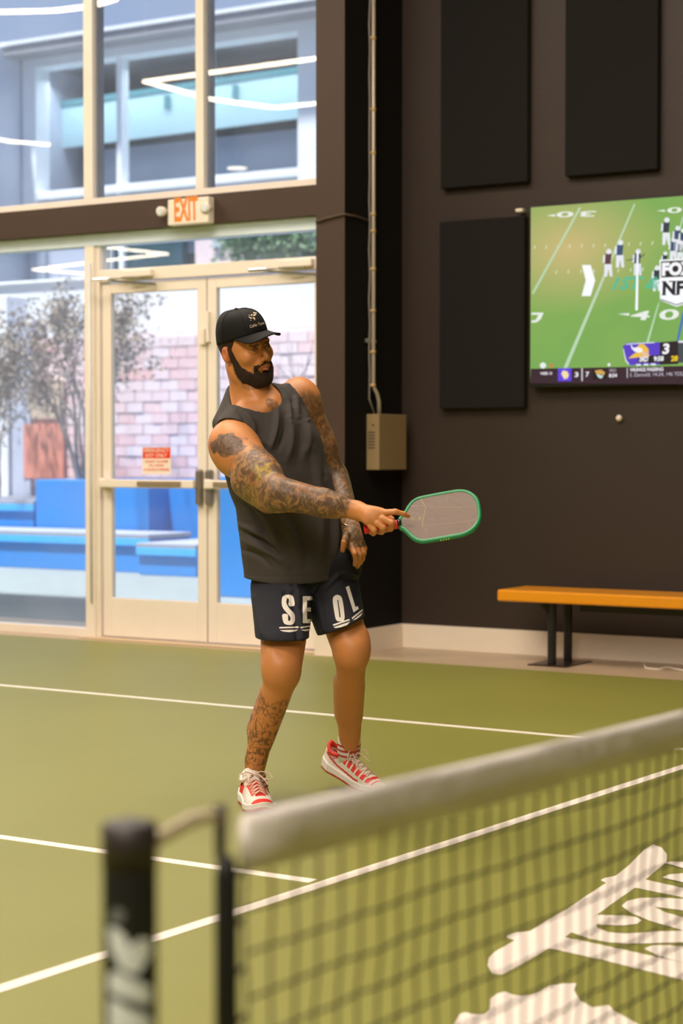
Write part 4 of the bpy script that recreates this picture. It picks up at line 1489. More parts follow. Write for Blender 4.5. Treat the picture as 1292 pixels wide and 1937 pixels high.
# trunk
B.op(ell(chest, (0.185, 0.125, 0.22), T), 0.03)
B.op(ell(PV(548, 985, 7.05), (0.165, 0.115, 0.2), TP), 0.05)
B.op(ell(pelv, (0.175, 0.125, 0.13), TP), 0.05)
B.op(rc(neck0 + 0.01 * nU, shR + V(0, 0, 0.035), 0.064, 0.056), 0.04)
B.op(rc(PV(455, 742, 7.05), PV(424, 800, 6.98), 0.038, 0.036), 0.03)
B.op(rc(neck0 + 0.01 * nU, shL + V(0, 0, 0.0), 0.062, 0.056), 0.04)
# collar bones and the hollow of the throat
B.op(rc(PV(500, 772, 6.915), PV(466, 772, 6.92), 0.010, 0.009), 0.03)
B.op(rc(PV(512, 768, 6.93), PV(522, 752, 6.99), 0.010, 0.009), 0.03)
B.op(rc(hp_(0, -0.035, -0.06), neck0 + V(0, 0, -0.03), 0.066, 0.078), 0.03)
B.op(rc(hp_(-0.06, -0.02, -0.06), PV(503, 772, 6.93), 0.016, 0.012), 0.03)   # neck tendon
# near arm
B.op(ell((shR + elR) / 2 * 0.25 + shR * 0.75, (0.088, 0.088, 0.10), T), 0.03)
B.op(rc(shR, shR * 0.35 + elR * 0.65, 0.083, 0.074), 0.03)
B.op(rc(shR * 0.4 + elR * 0.6 - 0.006 * nU, elR, 0.067, 0.052), 0.03)
B.op(ell(PV(480, 893, 6.74), (0.050, 0.05, 0.058), T), 0.05)     # biceps
B.op(rc(PV(466, 915, 6.74), PV(508, 948, 6.68), 0.052, 0.045), 0.04)     # triceps
B.op(rc(elR, elR * 0.3 + wrR * 0.7, 0.052, 0.038), 0.03)
B.op(rc(elR * 0.8 + wrR * 0.2 + V(0, 0, -0.002), elR * 0.5 + wrR * 0.5, 0.050, 0.043), 0.03)
B.op(rc(elR * 0.4 + wrR * 0.6, wrR, 0.045, 0.030, nF_, 0.85), 0.03)
B.op(ell(elR + PV(512, 958, 6.62) * 0 + V(0, 0, -0.035), (0.03, 0.03, 0.03)), 0.03)
# far arm
B.op(ell(shL, (0.078, 0.080, 0.095), T), 0.03)
B.op(rc(shL, elL, 0.074, 0.054), 0.03)
B.op(ell(shL * 0.45 + elL * 0.55, (0.06, 0.065, 0.09), T), 0.03)
B.op(rc(elL, wrL, 0.055, 0.030), 0.03)
B.op(rc(elL * 0.8 + wrL * 0.2, elL * 0.5 + wrL * 0.5, 0.052, 0.045), 0.03)
# near leg (his right)
B.op(rc(hipR, knR, 0.088, 0.067), 0.03)
B.op(rc(hipR * 0.3 + knR * 0.7, knR, 0.078, 0.066), 0.03)
B.op(ell(knR + 0.022 * -nF_ + V(0, 0, -0.008), (0.047, 0.045, 0.055), TP), 0.03)       # kneecap
B.op(rc(knR + V(0, 0, -0.04), knR * 0.1 + anR * 0.9, 0.058, 0.036), 0.03)
B.op(rc(PV(517, 1305, 6.88), PV(490, 1375, 6.94), 0.038, 0.041), 0.08)   # calf
B.op(rc(knR * 0.15 + anR * 0.85, anR + V(0, 0, -0.05), 0.036, 0.036), 0.02)
for s_ in (-1, 1):
    B.op(ell(knR + s_ * 0.038 * TP[0] + 0.012 * TP[1] + 0.035 * nU, (0.022, 0.026, 0.034), TP), 0.02)
    B.op(ell(knL + s_ * 0.038 * TP[0] + 0.012 * TP[1] + 0.035 * nU, (0.022, 0.026, 0.034), TP), 0.02)
# far leg (his left)
B.op(rc(hipL, knL, 0.088, 0.070), 0.03)
B.op(ell(knL + 0.022 * -nF_ + V(0, 0, -0.012) + 0.012 * nR, (0.050, 0.045, 0.06), TP), 0.03)
B.op(rc(knL + V(0, 0, -0.04), knL * 0.1 + anL * 0.9, 0.058, 0.038), 0.03)
B.op(rc(PV(657, 1288, 7.08), PV(657, 1340, 7.15), 0.048, 0.044), 0.06)
B.op(rc(knL * 0.15 + anL * 0.85, anL + V(0, 0, -0.05), 0.038, 0.036), 0.02)

# ---- head


def sph(x, y, z, r):
    c_ = hp_(x, y, z)
    r = r if isinstance(r, tuple) else (r, r, r)
    return ell(c_, tuple(HS * q for q in r), Hd)


def hrc(a, b, ra, rb):
    return rc(hp_(*a), hp_(*b), ra * HS, rb * HS)


def head_base(Fl):
    Fl.op(sph(0, -0.015, 0.03, (0.077, 0.097, 0.09)), 0.02)
    Fl.op(sph(0, 0.025, -0.025, (0.066, 0.068, 0.095)), 0.03)
    Fl.op(sph(0, 0.030, -0.090, (0.056, 0.052, 0.040)), 0.03)
    Fl.op(sph(0, 0.069, -0.113, (0.027, 0.021, 0.020)), 0.025)
    for s in (-1, 1):
        Fl.op(sph(s * 0.052, 0.002, -0.076, (0.017, 0.026, 0.024)), 0.03)
        Fl.op(sph(s * 0.046, 0.060, -0.026, (0.018, 0.020, 0.020)), 0.02)
    return Fl


head_base(B)


def muzzle(Fl):
    Fl.op(hrc((0, 0.090, 0.012), (0, 0.112, -0.028), 0.0085, 0.0105), 0.010)
    Fl.op(sph(0, 0.113, -0.033, (0.0115, 0.011, 0.0095)), 0.006)
    for s in (-1, 1):
        Fl.op(sph(s * 0.0125, 0.103, -0.037, (0.008, 0.010, 0.008)), 0.005)
        Fl.op(hrc((s * 0.019, 0.092, -0.045), (s * 0.032, 0.078, -0.062), 0.004, 0.004), 0.012)
    Fl.op(sph(0, 0.088, -0.060, (0.026, 0.014, 0.020)), 0.012)
    return Fl


B.op(hrc((-0.032, 0.083, 0.020), (0.032, 0.083, 0.020), 0.012, 0.012), 0.014)
for s in (-1, 1):
    B.op(sph(s * 0.031, 0.103, 0.000, (0.019, 0.018, 0.013)), 0.010, 's')
    B.op(sph(s * 0.031, 0.0785, -0.001, 0.0145), 0.004)
    B.op(hrc((s * 0.022, 0.0955, -0.0018), (s * 0.041, 0.0905, -0.0012), 0.0042, 0.0038), 0.002, 's')
    B.op(hrc((s * 0.047, 0.074, -0.003), (s * 0.031, 0.0945, 0.0055), 0.0032, 0.0036), 0.004)     # lids
    B.op(hrc((s * 0.031, 0.0945, 0.0055), (s * 0.016, 0.086, 0.000), 0.0036, 0.003), 0.004)
    B.op(hrc((s * 0.046, 0.074, -0.005), (s * 0.031, 0.090, -0.0085), 0.003, 0.003), 0.004)
    B.op(hrc((s * 0.031, 0.090, -0.0085), (s * 0.017, 0.085, -0.003), 0.003, 0.003), 0.004)
muzzle(B)
for s in (-1, 1):
    B.op(sph(s * 0.0065, 0.110, -0.0455, (0.0035, 0.005, 0.004)), 0.002, 's')
for s in (-1, 1):
    B.op(hrc((0.0, 0.1000, -0.0620), (s * 0.022, 0.086, -0.068), 0.0042, 0.0020), 0.004)
    B.op(hrc((0.0, 0.0985, -0.0770), (s * 0.020, 0.086, -0.0715), 0.0052, 0.0022), 0.004)
    B.op(hrc((0.0, 0.1035, -0.0695), (s * 0.017, 0.094, -0.0697), 0.0036, 0.0026), 0.002, 's')
B.op(sph(0, 0.094, -0.085, (0.02, 0.008, 0.006)), 0.008, 's')
# ears
for s in (-1, 1):
    B.op(sph(s * 0.082, -0.014, -0.007, (0.009, 0.017, 0.028)), 0.008)
    B.op(sph(s * 0.077, -0.010, -0.024, (0.009, 0.012, 0.012)), 0.008)
    B.op(sph(s * 0.092, -0.011, -0.001, (0.009, 0.010, 0.018)), 0.003, 's')
    B.op(sph(s * 0.0845, -0.005, -0.008, (0.004, 0.004, 0.006)), 0.004)

# ---- paddle frame (needed by the hand)
pad0 = PV(690, 1001, 6.60)
pad1 = PV(907, 968, 6.56)
pA = pad1 - pad0
PLEN = float(np.linalg.norm(pA))
pA /= PLEN
pN = nU * math.sin(R(41)) - nF_ * math.cos(R(41))
pN = pN - pA * float(pN @ pA)
pN /= np.linalg.norm(pN)
pB = np.cross(pN, pA)
if pB[2] < 0:
    pB = -pB
print('paddle', PLEN)


def pp_(a, b, n):
    return pad0 + a * pA + b * pB + n * pN


# ---- right hand round the grip: a along handle, b up, n towards the viewer
def chain(pts, rs, k=0.004):
    for i in range(len(pts) - 1):
        B.op(rc(pts[i], pts[i + 1], rs[i], rs[i + 1]), k)


B.op(rc(wrR, PV(700, 977, 6.555), 0.030, 0.030, nF_, 0.75), 0.02)
B.op(ell(PV(707, 978, 6.555), (0.036, 0.020, 0.030), np.stack([pA, pN, pB])), 0.02)
B.op(rc(PV(690, 968, 6.57), PV(722, 968, 6.55), 0.020, 0.013), 0.02)
k_i, k_m, k_r, k_p = PV(726, 970, 6.545), PV(724, 981, 6.535), PV(714, 990, 6.535), PV(701, 995, 6.545)
chain([k_i, PV(748, 968, 6.535), PV(763, 972, 6.54), PV(772, 976, 6.55)], [0.0125, 0.0105, 0.009, 0.008])
chain([k_m, PV(741, 989, 6.525), PV(739, 1000, 6.55), PV(729, 1003, 6.60)], [0.0125, 0.0115, 0.0105, 0.009])
chain([k_r, PV(725, 998, 6.53), PV(722, 1006, 6.56), PV(714, 1006, 6.61)], [0.0125, 0.0115, 0.0105, 0.009])
chain([k_p, PV(708, 1003, 6.54), PV(706, 1009, 6.57), PV(700, 1006, 6.61)], [0.0115, 0.0105, 0.0095, 0.0085])
chain([PV(688, 972, 6.60), PV(706, 968, 6.635), PV(728, 972, 6.65), PV(742, 982, 6.645)], [0.016, 0.013, 0.011, 0.0095])
# ---- left hand hanging
B.op(rc(wrL, PV(668, 1022, 6.99), 0.030, 0.030, nF_, 0.6), 0.02)
B.op(ell(PV(669, 1020, 6.99), (0.036, 0.017, 0.042), frame(R(20), R(-10))), 0.02)
chain([PV(655, 1012, 6.97), PV(651, 1026, 6.95), PV(648, 1041, 6.95)], [0.014, 0.0115, 0.009])
chain([PV(665, 1034, 6.97), PV(671, 1048, 6.95), PV(673, 1060, 6.96), PV(671, 1068, 6.97)], [0.0125, 0.0105, 0.0095, 0.008])
chain([PV(674, 1034, 6.98), PV(680, 1050, 6.97), PV(680, 1063, 6.98), PV(676, 1072, 7.0)], [0.0125, 0.0105, 0.0095, 0.008])
chain([PV(681, 1031, 6.995), PV(687, 1045, 6.99), PV(686, 1057, 7.0), PV(682, 1065, 7.02)], [0.012, 0.0105, 0.009, 0.008])
chain([PV(685, 1025, 7.01), PV(690, 1037, 7.02), PV(689, 1047, 7.03), PV(685, 1054, 7.05)], [0.011, 0.009, 0.0085, 0.0075])

pts, quads = B.mesh()
pts = relax(pts, quads, 2, 0.4)
nn = vnormals(pts, quads)
if float(np.mean(np.sum(nn * (pts - pts.mean(0)), 1))) < 0:
    quads = quads[:, ::-1]
    nn = -nn
print('body verts', len(pts))

# ---- regions of the skin
arms = []
ink = np.zeros(len(pts), np.float32)
dR1, tR1 = seg_dist(pts, shR, elR)
dR2, tR2 = seg_dist(pts, elR, wrR)
dL1, tL1 = seg_dist(pts, shL, elL)
dL2, tL2 = seg_dist(pts, elL, wrL)
dRm, dLm = np.minimum(dR1, dR2), np.minimum(dL1, dL2)
nz1 = vnoise(pts, 28, 1)
ink = np.maximum(ink, ((dR1 < 0.13) & (tR1 > 0.32)) * sstep(tR1 + 0.25 * (nz1 - 0.5), 0.30, 0.48))
ink = np.maximum(ink, (dR2 < 0.09) * (1 - sstep(tR2 + 0.15 * (nz1 - 0.5), 0.86, 0.98)))
ink = np.maximum(ink, (dL1 < 0.12) * (1 - sstep(pts[:, 2] - shL[2] + 0.03 * (nz1 - 0.5), 0.01, 0.05)) * sstep(pts @ nR - shL @ nR, -0.02, 0.02) * 0.8)
ink = np.maximum(ink, (dL1 < 0.12) * sstep(tL1, 0.1, 0.3) * 0.9)
ink = np.maximum(ink, (dL2 < 0.09) * 1.0)
dh = np.linalg.norm(pts - V(*P(668, 1015, 6.97)), axis=1)
ink = np.maximum(ink, (dh < 0.045) * 0.6)
dS1, tS1 = seg_dist(pts, knR, anR)
ink = np.maximum(ink, (dS1 < 0.09) * sstep(tS1 + 0.1 * (nz1 - 0.5), 0.22, 0.30) * 0.85)
dn = np.linalg.norm(pts - V(*P(512, 768, 6.93)), axis=1)
ink = np.maximum(ink, (dn < 0.03) * 0.7)
patch = np.zeros(len(pts), np.float32)
c_ = V(*P(432, 842, 6.78))
q_ = pts - c_
e_ = np.sqrt(((q_ @ nR) / 0.072) ** 2 + ((q_ @ nU) / 0.045) ** 2)
patch = (1 - sstep(e_ + 0.45 * (vnoise(pts, 60, 5) - 0.5), 0.8, 1.0)) * (dR1 < 0.14) * ((q_ @ nF_) < 0.06)
yel = (1 - sstep(np.linalg.norm((pts - V(*P(500, 893, 6.66))) * 1.0, axis=1) + 0.03 * (nz1 - 0.5), 0.028, 0.045)) * (dRm < 0.12)
grn = (1 - sstep(np.linalg.norm(pts - V(*P(478, 935, 6.68)), axis=1) + 0.03 * (nz1 - 0.5), 0.03, 0.06)) * (dRm < 0.12)
red_ = sstep(vnoise(pts, 22, 9), 0.55, 0.72) * (dRm < 0.12)
hl = (pts - HC_) @ Hd.T / HS
lipm = (1 - sstep(np.sqrt((hl[:, 0] / 0.025) ** 2 + ((hl[:, 2] + 0.0685) / 0.0115) ** 2), 0.8, 1.05)) * (hl[:, 1] > 0.075) * (hl[:, 1] < 0.115)
earred = (np.abs(hl[:, 0]) > 0.074) * (hl[:, 1] < 0.01) * (hl[:, 1] > -0.05) * (hl[:, 2] > -0.045) * (hl[:, 2] < 0.035)
brow = np.zeros(len(pts))
for s in (-1, 1):
    d_, t_ = seg_dist(hl.astype(np.float32), (s * 0.015, 0.097, 0.0145), (s * 0.047, 0.086, 0.0175))
    brow = np.maximum(brow, 0.92 * (1 - sstep(d_ + 0.002 * (vnoise(pts, 500, 2) - 0.5), 0.0030, 0.0062)))
    for q0, q1 in (((0.017, 0.092, 0.0005), (0.030, 0.0965, 0.0042)), ((0.030, 0.0965, 0.0042), (0.047, 0.088, -0.001))):
        d_, t_ = seg_dist(hl.astype(np.float32), (s * q0[0], q0[1], q0[2]), (s * q1[0], q1[1], q1[2]))
        brow = np.maximum(brow, 0.9 * (1 - sstep(d_, 0.0016, 0.0038)))



def beard_region(x, y, z):
    ax = np.abs(x)
    zc = np.interp(y, [-0.02, 0.012, 0.026, 0.040, 0.060, 0.078, 0.13], [0.03, 0.026, -0.024, -0.052, -0.070, -0.084, -0.088])
    up = zc - z
    back = y + 0.004 - 0.35 * np.maximum(0, -0.03 - z)
    low = z + 0.145 - 0.55 * np.maximum(0, 0.06 - y)
    ex = np.sqrt((x / 0.025) ** 2 + ((z + 0.0695) / 0.0125) ** 2) - 1
    lips = np.where(y > 0.07, ex * 0.012, 1.0)
    fr = np.where(y > 0.06, 1.0, -1.0)
    moust = np.minimum.reduce([0.037 - ax, -0.0465 - 0.28 * ax - z, z + 0.078, fr])
    corner = np.minimum.reduce([ax - 0.020, 0.040 - ax, -0.054 - z, z + 0.105, fr])
    face_ = np.maximum.reduce([up, moust, corner])
    return np.minimum.reduce([face_, back, low, lips])


stub = 0.55 * sstep(beard_region(hl[:, 0], hl[:, 1], hl[:, 2]) + 0.004 * (vnoise(pts, 300, 6) - 0.5), -0.006, 0.003) * (np.abs(hl[:, 0]) < 0.08) * (hl[:, 2] > -0.14)
M_skin = bpy.data.materials.new('skin')
M_skin.use_nodes = True
n = M_skin.node_tree
b = n.nodes['Principled BSDF']


def attr(name):
    a = n.nodes.new('ShaderNodeAttribute')
    a.attribute_name = name
    return a.outputs['Fac']


def mixc(fac, a, b_):
    x = n.nodes.new('ShaderNodeMix')
    x.data_type = 'RGBA'
    if isinstance(fac, (int, float)):
        x.inputs[0].default_value = fac
    else:
        n.links.new(fac, x.inputs[0])
    for s_, q in ((6, a), (7, b_)):
        if isinstance(q, tuple):
            x.inputs[s_].default_value = (*q, 1)
        else:
            n.links.new(q, x.inputs[s_])
    return x.outputs[2]


def mathn(op_, a, b_):
    x = n.nodes.new('ShaderNodeMath')
    x.operation = op_
    x.use_clamp = True
    for i, q in enumerate((a, b_)):
        if isinstance(q, (int, float)):
            x.inputs[i].default_value = q
        else:
            n.links.new(q, x.inputs[i])
    return x.outputs[0]


def mrange(v_, a, b_, c_=0.0, d_=1.0):
    x = n.nodes.new('ShaderNodeMapRange')
    x.interpolation_type = 'SMOOTHSTEP'
    x.inputs[1].default_value, x.inputs[2].default_value, x.inputs[3].default_value, x.inputs[4].default_value = a, b_, c_, d_
    n.links.new(v_, x.inputs[0])
    return x.outputs[0]


tcn = n.nodes.new('ShaderNodeTexCoord')


def noise(sc_, det=4, dist=0.0):
    x = n.nodes.new('ShaderNodeTexNoise')
    x.inputs['Scale'].default_value = sc_
    x.inputs['Detail'].default_value = det
    x.inputs['Distortion'].default_value = dist
    n.links.new(tcn.outputs['Object'], x.inputs['Vector'])
    return x.outputs['Fac']


SK1, SK2 = (0.54, 0.205, 0.058), (0.65, 0.275, 0.088)
skin = mixc(noise(9), SK1, SK2)
skin = mixc(mathn('MULTIPLY', noise(70), 0.25), skin, (0.50, 0.17, 0.07))
skin = mixc(attr('earred'), skin, (0.62, 0.18, 0.08))
skin = mixc(mathn('MULTIPLY', attr('lip'), 0.7), skin, (0.50, 0.16, 0.085))
# sleeve: bands of grey-brown wash, broken by contour lines and lighter feathers
ns = noise(16, 3, 2.2)
nl = noise(30, 2, 3.5)
wash = mixc(mrange(ns, 0.34, 0.56), (0.36, 0.19, 0.08), (0.085, 0.062, 0.040))
lines = mrange(mathn('ABSOLUTE', mathn('SUBTRACT', mathn('MULTIPLY', nl, 6.0), 0), 0), 0, 1)
wv = n.nodes.new('ShaderNodeTexWave')
wv.inputs['Scale'].default_value = 11
wv.inputs['Distortion'].default_value = 14
wv.inputs['Detail'].default_value = 4
wv.inputs['Detail Scale'].default_value = 2.2
n.links.new(tcn.outputs['Object'], wv.inputs['Vector'])
line = mrange(wv.outputs['Fac'], 0.06, 0.26, 1.0, 0.0)
feather = mrange(wv.outputs['Fac'], 0.82, 0.97)
wash = mixc(mathn('MULTIPLY', attr('red'), 0.45), wash, (0.36, 0.13, 0.035))
wash = mixc(mathn('MULTIPLY', attr('grn'), 0.5), wash, (0.13, 0.15, 0.03))
wash = mixc(mathn('MULTIPLY', line, 0.5), wash, (0.045, 0.033, 0.025))
wash = mixc(mathn('MULTIPLY', feather, 0.35), wash, (0.42, 0.27, 0.13))
w2_ = n.nodes.new('ShaderNodeTexWave')
w2_.inputs['Scale'].default_value = 42
w2_.inputs['Distortion'].default_value = 9
w2_.inputs['Detail'].default_value = 2
w2_.inputs['Detail Scale'].default_value = 1.2
n.links.new(tcn.outputs['Object'], w2_.inputs['Vector'])
wash = mixc(mathn('MULTIPLY', mathn('MULTIPLY', mrange(w2_.outputs['Fac'], 0.0, 0.35, 1.0, 0.0), mrange(noise(8, 2), 0.45, 0.6)), 0.6), wash, (0.05, 0.036, 0.026))
skin = mixc(mathn('MULTIPLY', attr('ink'), 0.90), skin, wash)
yl_ = mixc(mathn('MULTIPLY', line, 0.5), (0.52, 0.34, 0.02), (0.1, 0.08, 0.02))
skin = mixc(mathn('MULTIPLY', attr('yel'), mathn('MULTIPLY', mrange(noise(40, 3), 0.35, 0.6), 0.75)), skin, yl_)
ptc = mixc(mrange(noise(45, 4, 1.5), 0.35, 0.7), (0.095, 0.055, 0.038), (0.22, 0.13, 0.08))
skin = mixc(attr('patch'), skin, ptc)
# fine line drawing on the shin
v2 = n.nodes.new('ShaderNodeTexVoronoi')
v2.feature = 'DISTANCE_TO_EDGE'
v2.inputs['Scale'].default_value = 26
nd_ = n.nodes.new('ShaderNodeTexNoise')
nd_.inputs['Scale'].default_value = 14
n.links.new(tcn.outputs['Object'], nd_.inputs['Vector'])
va = n.nodes.new('ShaderNodeMixRGB')
va.inputs[0].default_value = 0.09
n.links.new(tcn.outputs['Object'], va.inputs[1])
n.links.new(nd_.outputs['Color'], va.inputs[2])
n.links.new(va.outputs[0], v2.inputs['Vector'])
shl = mathn('MULTIPLY', mrange(v2.outputs['Distance'], 0.01, 0.045, 1.0, 0.0), mrange(noise(7, 2), 0.38, 0.5))
shc = mathn('MULTIPLY', mathn('MAXIMUM', mathn('MULTIPLY', shl, 0.8), mathn('MULTIPLY', mrange(noise(24, 5, 2.0), 0.48, 0.60), 0.75)), attr('shin'))
skin = mixc(shc, skin, (0.085, 0.05, 0.032))
skin = mixc(mathn('MULTIPLY', attr('stub'), 0.75), skin, (0.075, 0.036, 0.018))
skin = mixc(attr('brow'), skin, (0.05, 0.025, 0.015))
n.links.new(skin, b.inputs['Base Color'])
b.inputs['Roughness'].default_value = 0.48
b.inputs['Subsurface Weight'].default_value = 0.08
b.inputs['Subsurface Radius'].default_value = (0.02, 0.006, 0.003)
bpn = n.nodes.new('ShaderNodeBump')
bpn.inputs['Strength'].default_value = 0.12
bpn.inputs['Distance'].default_value = 0.004
n.links.new(noise(120, 4), bpn.inputs['Height'])
n.links.new(bpn.outputs[0], b.inputs['Normal'])

man = thing('person', 'tattooed bearded person in dark tank top swinging a paddle', 'person', (float(pelv[0]), float(pelv[1]), 0.0))
me = to_mesh('body', pts, quads)
shin = (dS1 < 0.09) * sstep(tS1 + 0.1 * (nz1 - 0.5), 0.22, 0.30)
armink = ink * (1 - (dS1 < 0.09))
for nm, vv in (('ink', armink), ('patch', patch), ('yel', yel), ('grn', grn), ('red', red_), ('lip', lipm), ('earred', earred * 0.7), ('brow', brow), ('shin', shin), ('stub', stub)):
    set_attr(me, nm, vv)
body = mesh_obj('body', me, M_skin, man)
del B

# ------------------------------------------------------------------ eyes
for s in (-1, 1):
    ce = hp_(s * 0.031, 0.0795, -0.001)
    gz = Hd[1] * 0.86 + Hd[0] * 0.45 + Hd[2] * 0.05
    gz /= np.linalg.norm(gz)
    mb = MB()
    me = bpy.data.meshes.new('eye')
    bm = bmesh.new()
    bmesh.ops.create_uvsphere(bm, u_segments=32, v_segments=24, radius=0.0126 * HS)
    zq = Vector(gz).to_track_quat('Z', 'Y')
    fcol = []
    for v in bm.verts:
        v.co = zq @ v.co + Vector(ce)
    bm.to_mesh(me)
    bm.free()
    co = np.empty(len(me.vertices) * 3, np.float32)
    me.vertices.foreach_get('co', co)
    co = co.reshape(-1, 3)
    ang = np.degrees(np.arccos(np.clip(((co - ce) @ gz) / np.linalg.norm(co - ce, axis=1), -1, 1)))
    c_ = np.where(ang[:, None] < 16, V(0.005, 0.004, 0.003), np.where(ang[:, None] < 42, V(0.035, 0.016, 0.009), V(0.26, 0.17, 0.12)))
    set_col(me, 'col', c_)
    if 'eye' not in MATS:
        m = bpy.data.materials.new('eye')
        m.use_nodes = True
        a_ = m.node_tree.nodes.new('ShaderNodeAttribute')
        a_.attribute_name = 'col'
        m.node_tree.links.new(a_.outputs['Color'], m.node_tree.nodes['Principled BSDF'].inputs['Base Color'])
        m.node_tree.nodes['Principled BSDF'].inputs['Roughness'].default_value = 0.1
        MATS['eye'] = m
    mesh_obj('eye', me, MATS['eye'], man, smooth=True)

# ------------------------------------------------------------------ beard and hair grown from the head form
M_hair = pm('dark_brown_hair', (0.042, 0.022, 0.012), 0.75, var=0.6, scale=90, bump=0.9, bscale=420, spec=0.3)


def hairfield(name, region, thick, lo_, hi_):
    cs = np.array([hp_(x, y, z) for x in (lo_[0], hi_[0]) for y in (lo_[1], hi_[1]) for z in (lo_[2], hi_[2])])
    Fl = Field(cs.min(0), cs.max(0), 0.0021)
    head_base(Fl)
    Fl.op(hrc((-0.032, 0.083, 0.020), (0.032, 0.083, 0.020), 0.012, 0.012), 0.014)
    Fl.op(rc(hp_(0, -0.035, -0.06), neck0 + V(0, 0, -0.03), 0.066, 0.078), 0.03)
    muzzle(Fl)
    g = [Fl.lo[i] + Fl.h * np.arange(Fl.n[i], dtype=np.float32) for i in range(3)]
    X, Y, Z = np.meshgrid(*g, indexing='ij')
    p = (np.stack([X.ravel(), Y.ravel(), Z.ravel()], 1) - HC_) @ Hd.T / HS
    d = region(p[:, 0], p[:, 1], p[:, 2])          # positive inside, metres
    nz_ = vnoise(p, 240, 3) * 0.6 + vnoise(p, 110, 4) * 0.4
    t_ = (thick + 0.0025) * sstep(d + 0.006 * (nz_ - 0.5), -0.002, 0.009) - 0.0025 + 0.0022 * (nz_ - 0.5)
    a = Fl.a.ravel() - t_
    a = np.maximum(a, -(Fl.a.ravel() + 0.012))
    a = np.maximum(a, -(d + 0.004))
    Fl.a = a.reshape(Fl.n).astype(np.float32)
    pts_, qd = Fl.mesh()
    me_ = to_mesh(name, relax(pts_, qd, 1, 0.4), qd)
    return mesh_obj(name, me_, M_hair, man)


hairfield('beard', beard_region, 0.0065, (-0.10, -0.04, -0.16), (0.10, 0.125, 0.05))


def hair_region(x, y, z):
    side = np.abs(x) - 0.030
    bot = z - np.interp(y, [-0.12, -0.06, -0.03, 0.0, 0.012, 0.03], [-0.045, -0.035, 0.012, 0.020, 0.0, 0.03])
    frontl = 0.034 - y + 0.2 * (z - 0.03)
    return np.minimum.reduce([np.where(y < -0.06, 1.0, side), bot, frontl, 0.085 - z])


hairfield('hair', hair_region, 0.004, (-0.10, -0.13, -0.06), (0.10, 0.06, 0.11))

# ------------------------------------------------------------------ tank top
M_shirt = pm('charcoal_jersey', srgb(64, 58, 55), 0.85, var=0.06, scale=25, bump=0.12, bscale=260)


def lin(a, b_, t):
    return a * (1 - t) + b_ * t


yw = frame(R(44))
S_ = Field(np.min([pelv, shR, shL], 0) - 0.42, np.max([pelv, shR, shL], 0) + 0.36, 0.0036)
secs = []
for v, u, hw, Z, bf in ((1106, 556, 87, 7.06, 0.80), (1080, 556, 88, 7.06, 0.80), (1040, 554, 91, 7.06, 0.78), (1000, 549, 93, 7.05, 0.76), (960, 544, 93, 7.04, 0.74), (930, 535, 95, 7.04, 0.73),
                        (895, 526, 94, 7.03, 0.72), (855, 515, 93, 7.03, 0.70), (825, 508, 90, 7.03, 0.66), (795, 502, 78, 7.03, 0.60), (770, 498, 50, 7.03, 0.6)):
    a_ = hw / 505 / 0.885
    secs.append((PV(u, v, Z), a_, a_ * bf))
S_.op(loft(secs, yw[0], yw[1], nU), 0.0)
S_.op(ell(chest, (0.195, 0.138, 0.215), T), 0.05)
S_.op(ell(PV(478, 862, 6.93), (0.085, 0.05, 0.07), T), 0.05)      # pectorals
S_.op(ell(PV(548, 835, 6.99), (0.08, 0.05, 0.07), T), 0.05)
S_.op(rc(neck0 + 0.012 * nU, shR + V(0, 0, 0.035), 0.082, 0.070), 0.04)
S_.op(rc(PV(452, 748, 7.05), PV(424, 802, 6.98), 0.052, 0.044), 0.03)
S_.op(rc(neck0 + 0.012 * nU, shL + V(0, 0, 0.0), 0.080, 0.072), 0.04)
# openings
S_.op(rc(hp_(0, -0.03, -0.06), PV(484, 752, 6.96), 0.080, 0.094), 0.004, 's')
S_.op(rc(PV(427, 858, 6.83), PV(520, 932, 6.55), 0.128, 0.098), 0.004, 's')
S_.op(rc(PV(380, 905, 6.86), PV(450, 915, 6.60), 0.10, 0.08), 0.004, 's')
S_.op(rc(PV(592, 742, 7.13), PV(640, 850, 7.18), 0.098, 0.085), 0.004, 's')
zh = float(PV(556, 1096, 7.06)[2])
S_.clip(lambda X, Y, Z: zh + 0.012 * (((X - pelv[0]) * nR[0] + (Y - pelv[1]) * nR[1] + 0.05) / 0.15) ** 2 - 0.008 - Z, 0.004)
pts, quads = S_.mesh()
pts = relax(pts, quads, 2, 0.5)
nn = vnormals(pts, quads)
if float(np.mean(np.sum(nn * (pts - pts.mean(0)), 1))) < 0:
    quads = quads[:, ::-1]
    nn = -nn
ZF = lambda x, y: (380 + x / 3.797, 560 + y / 3.797)
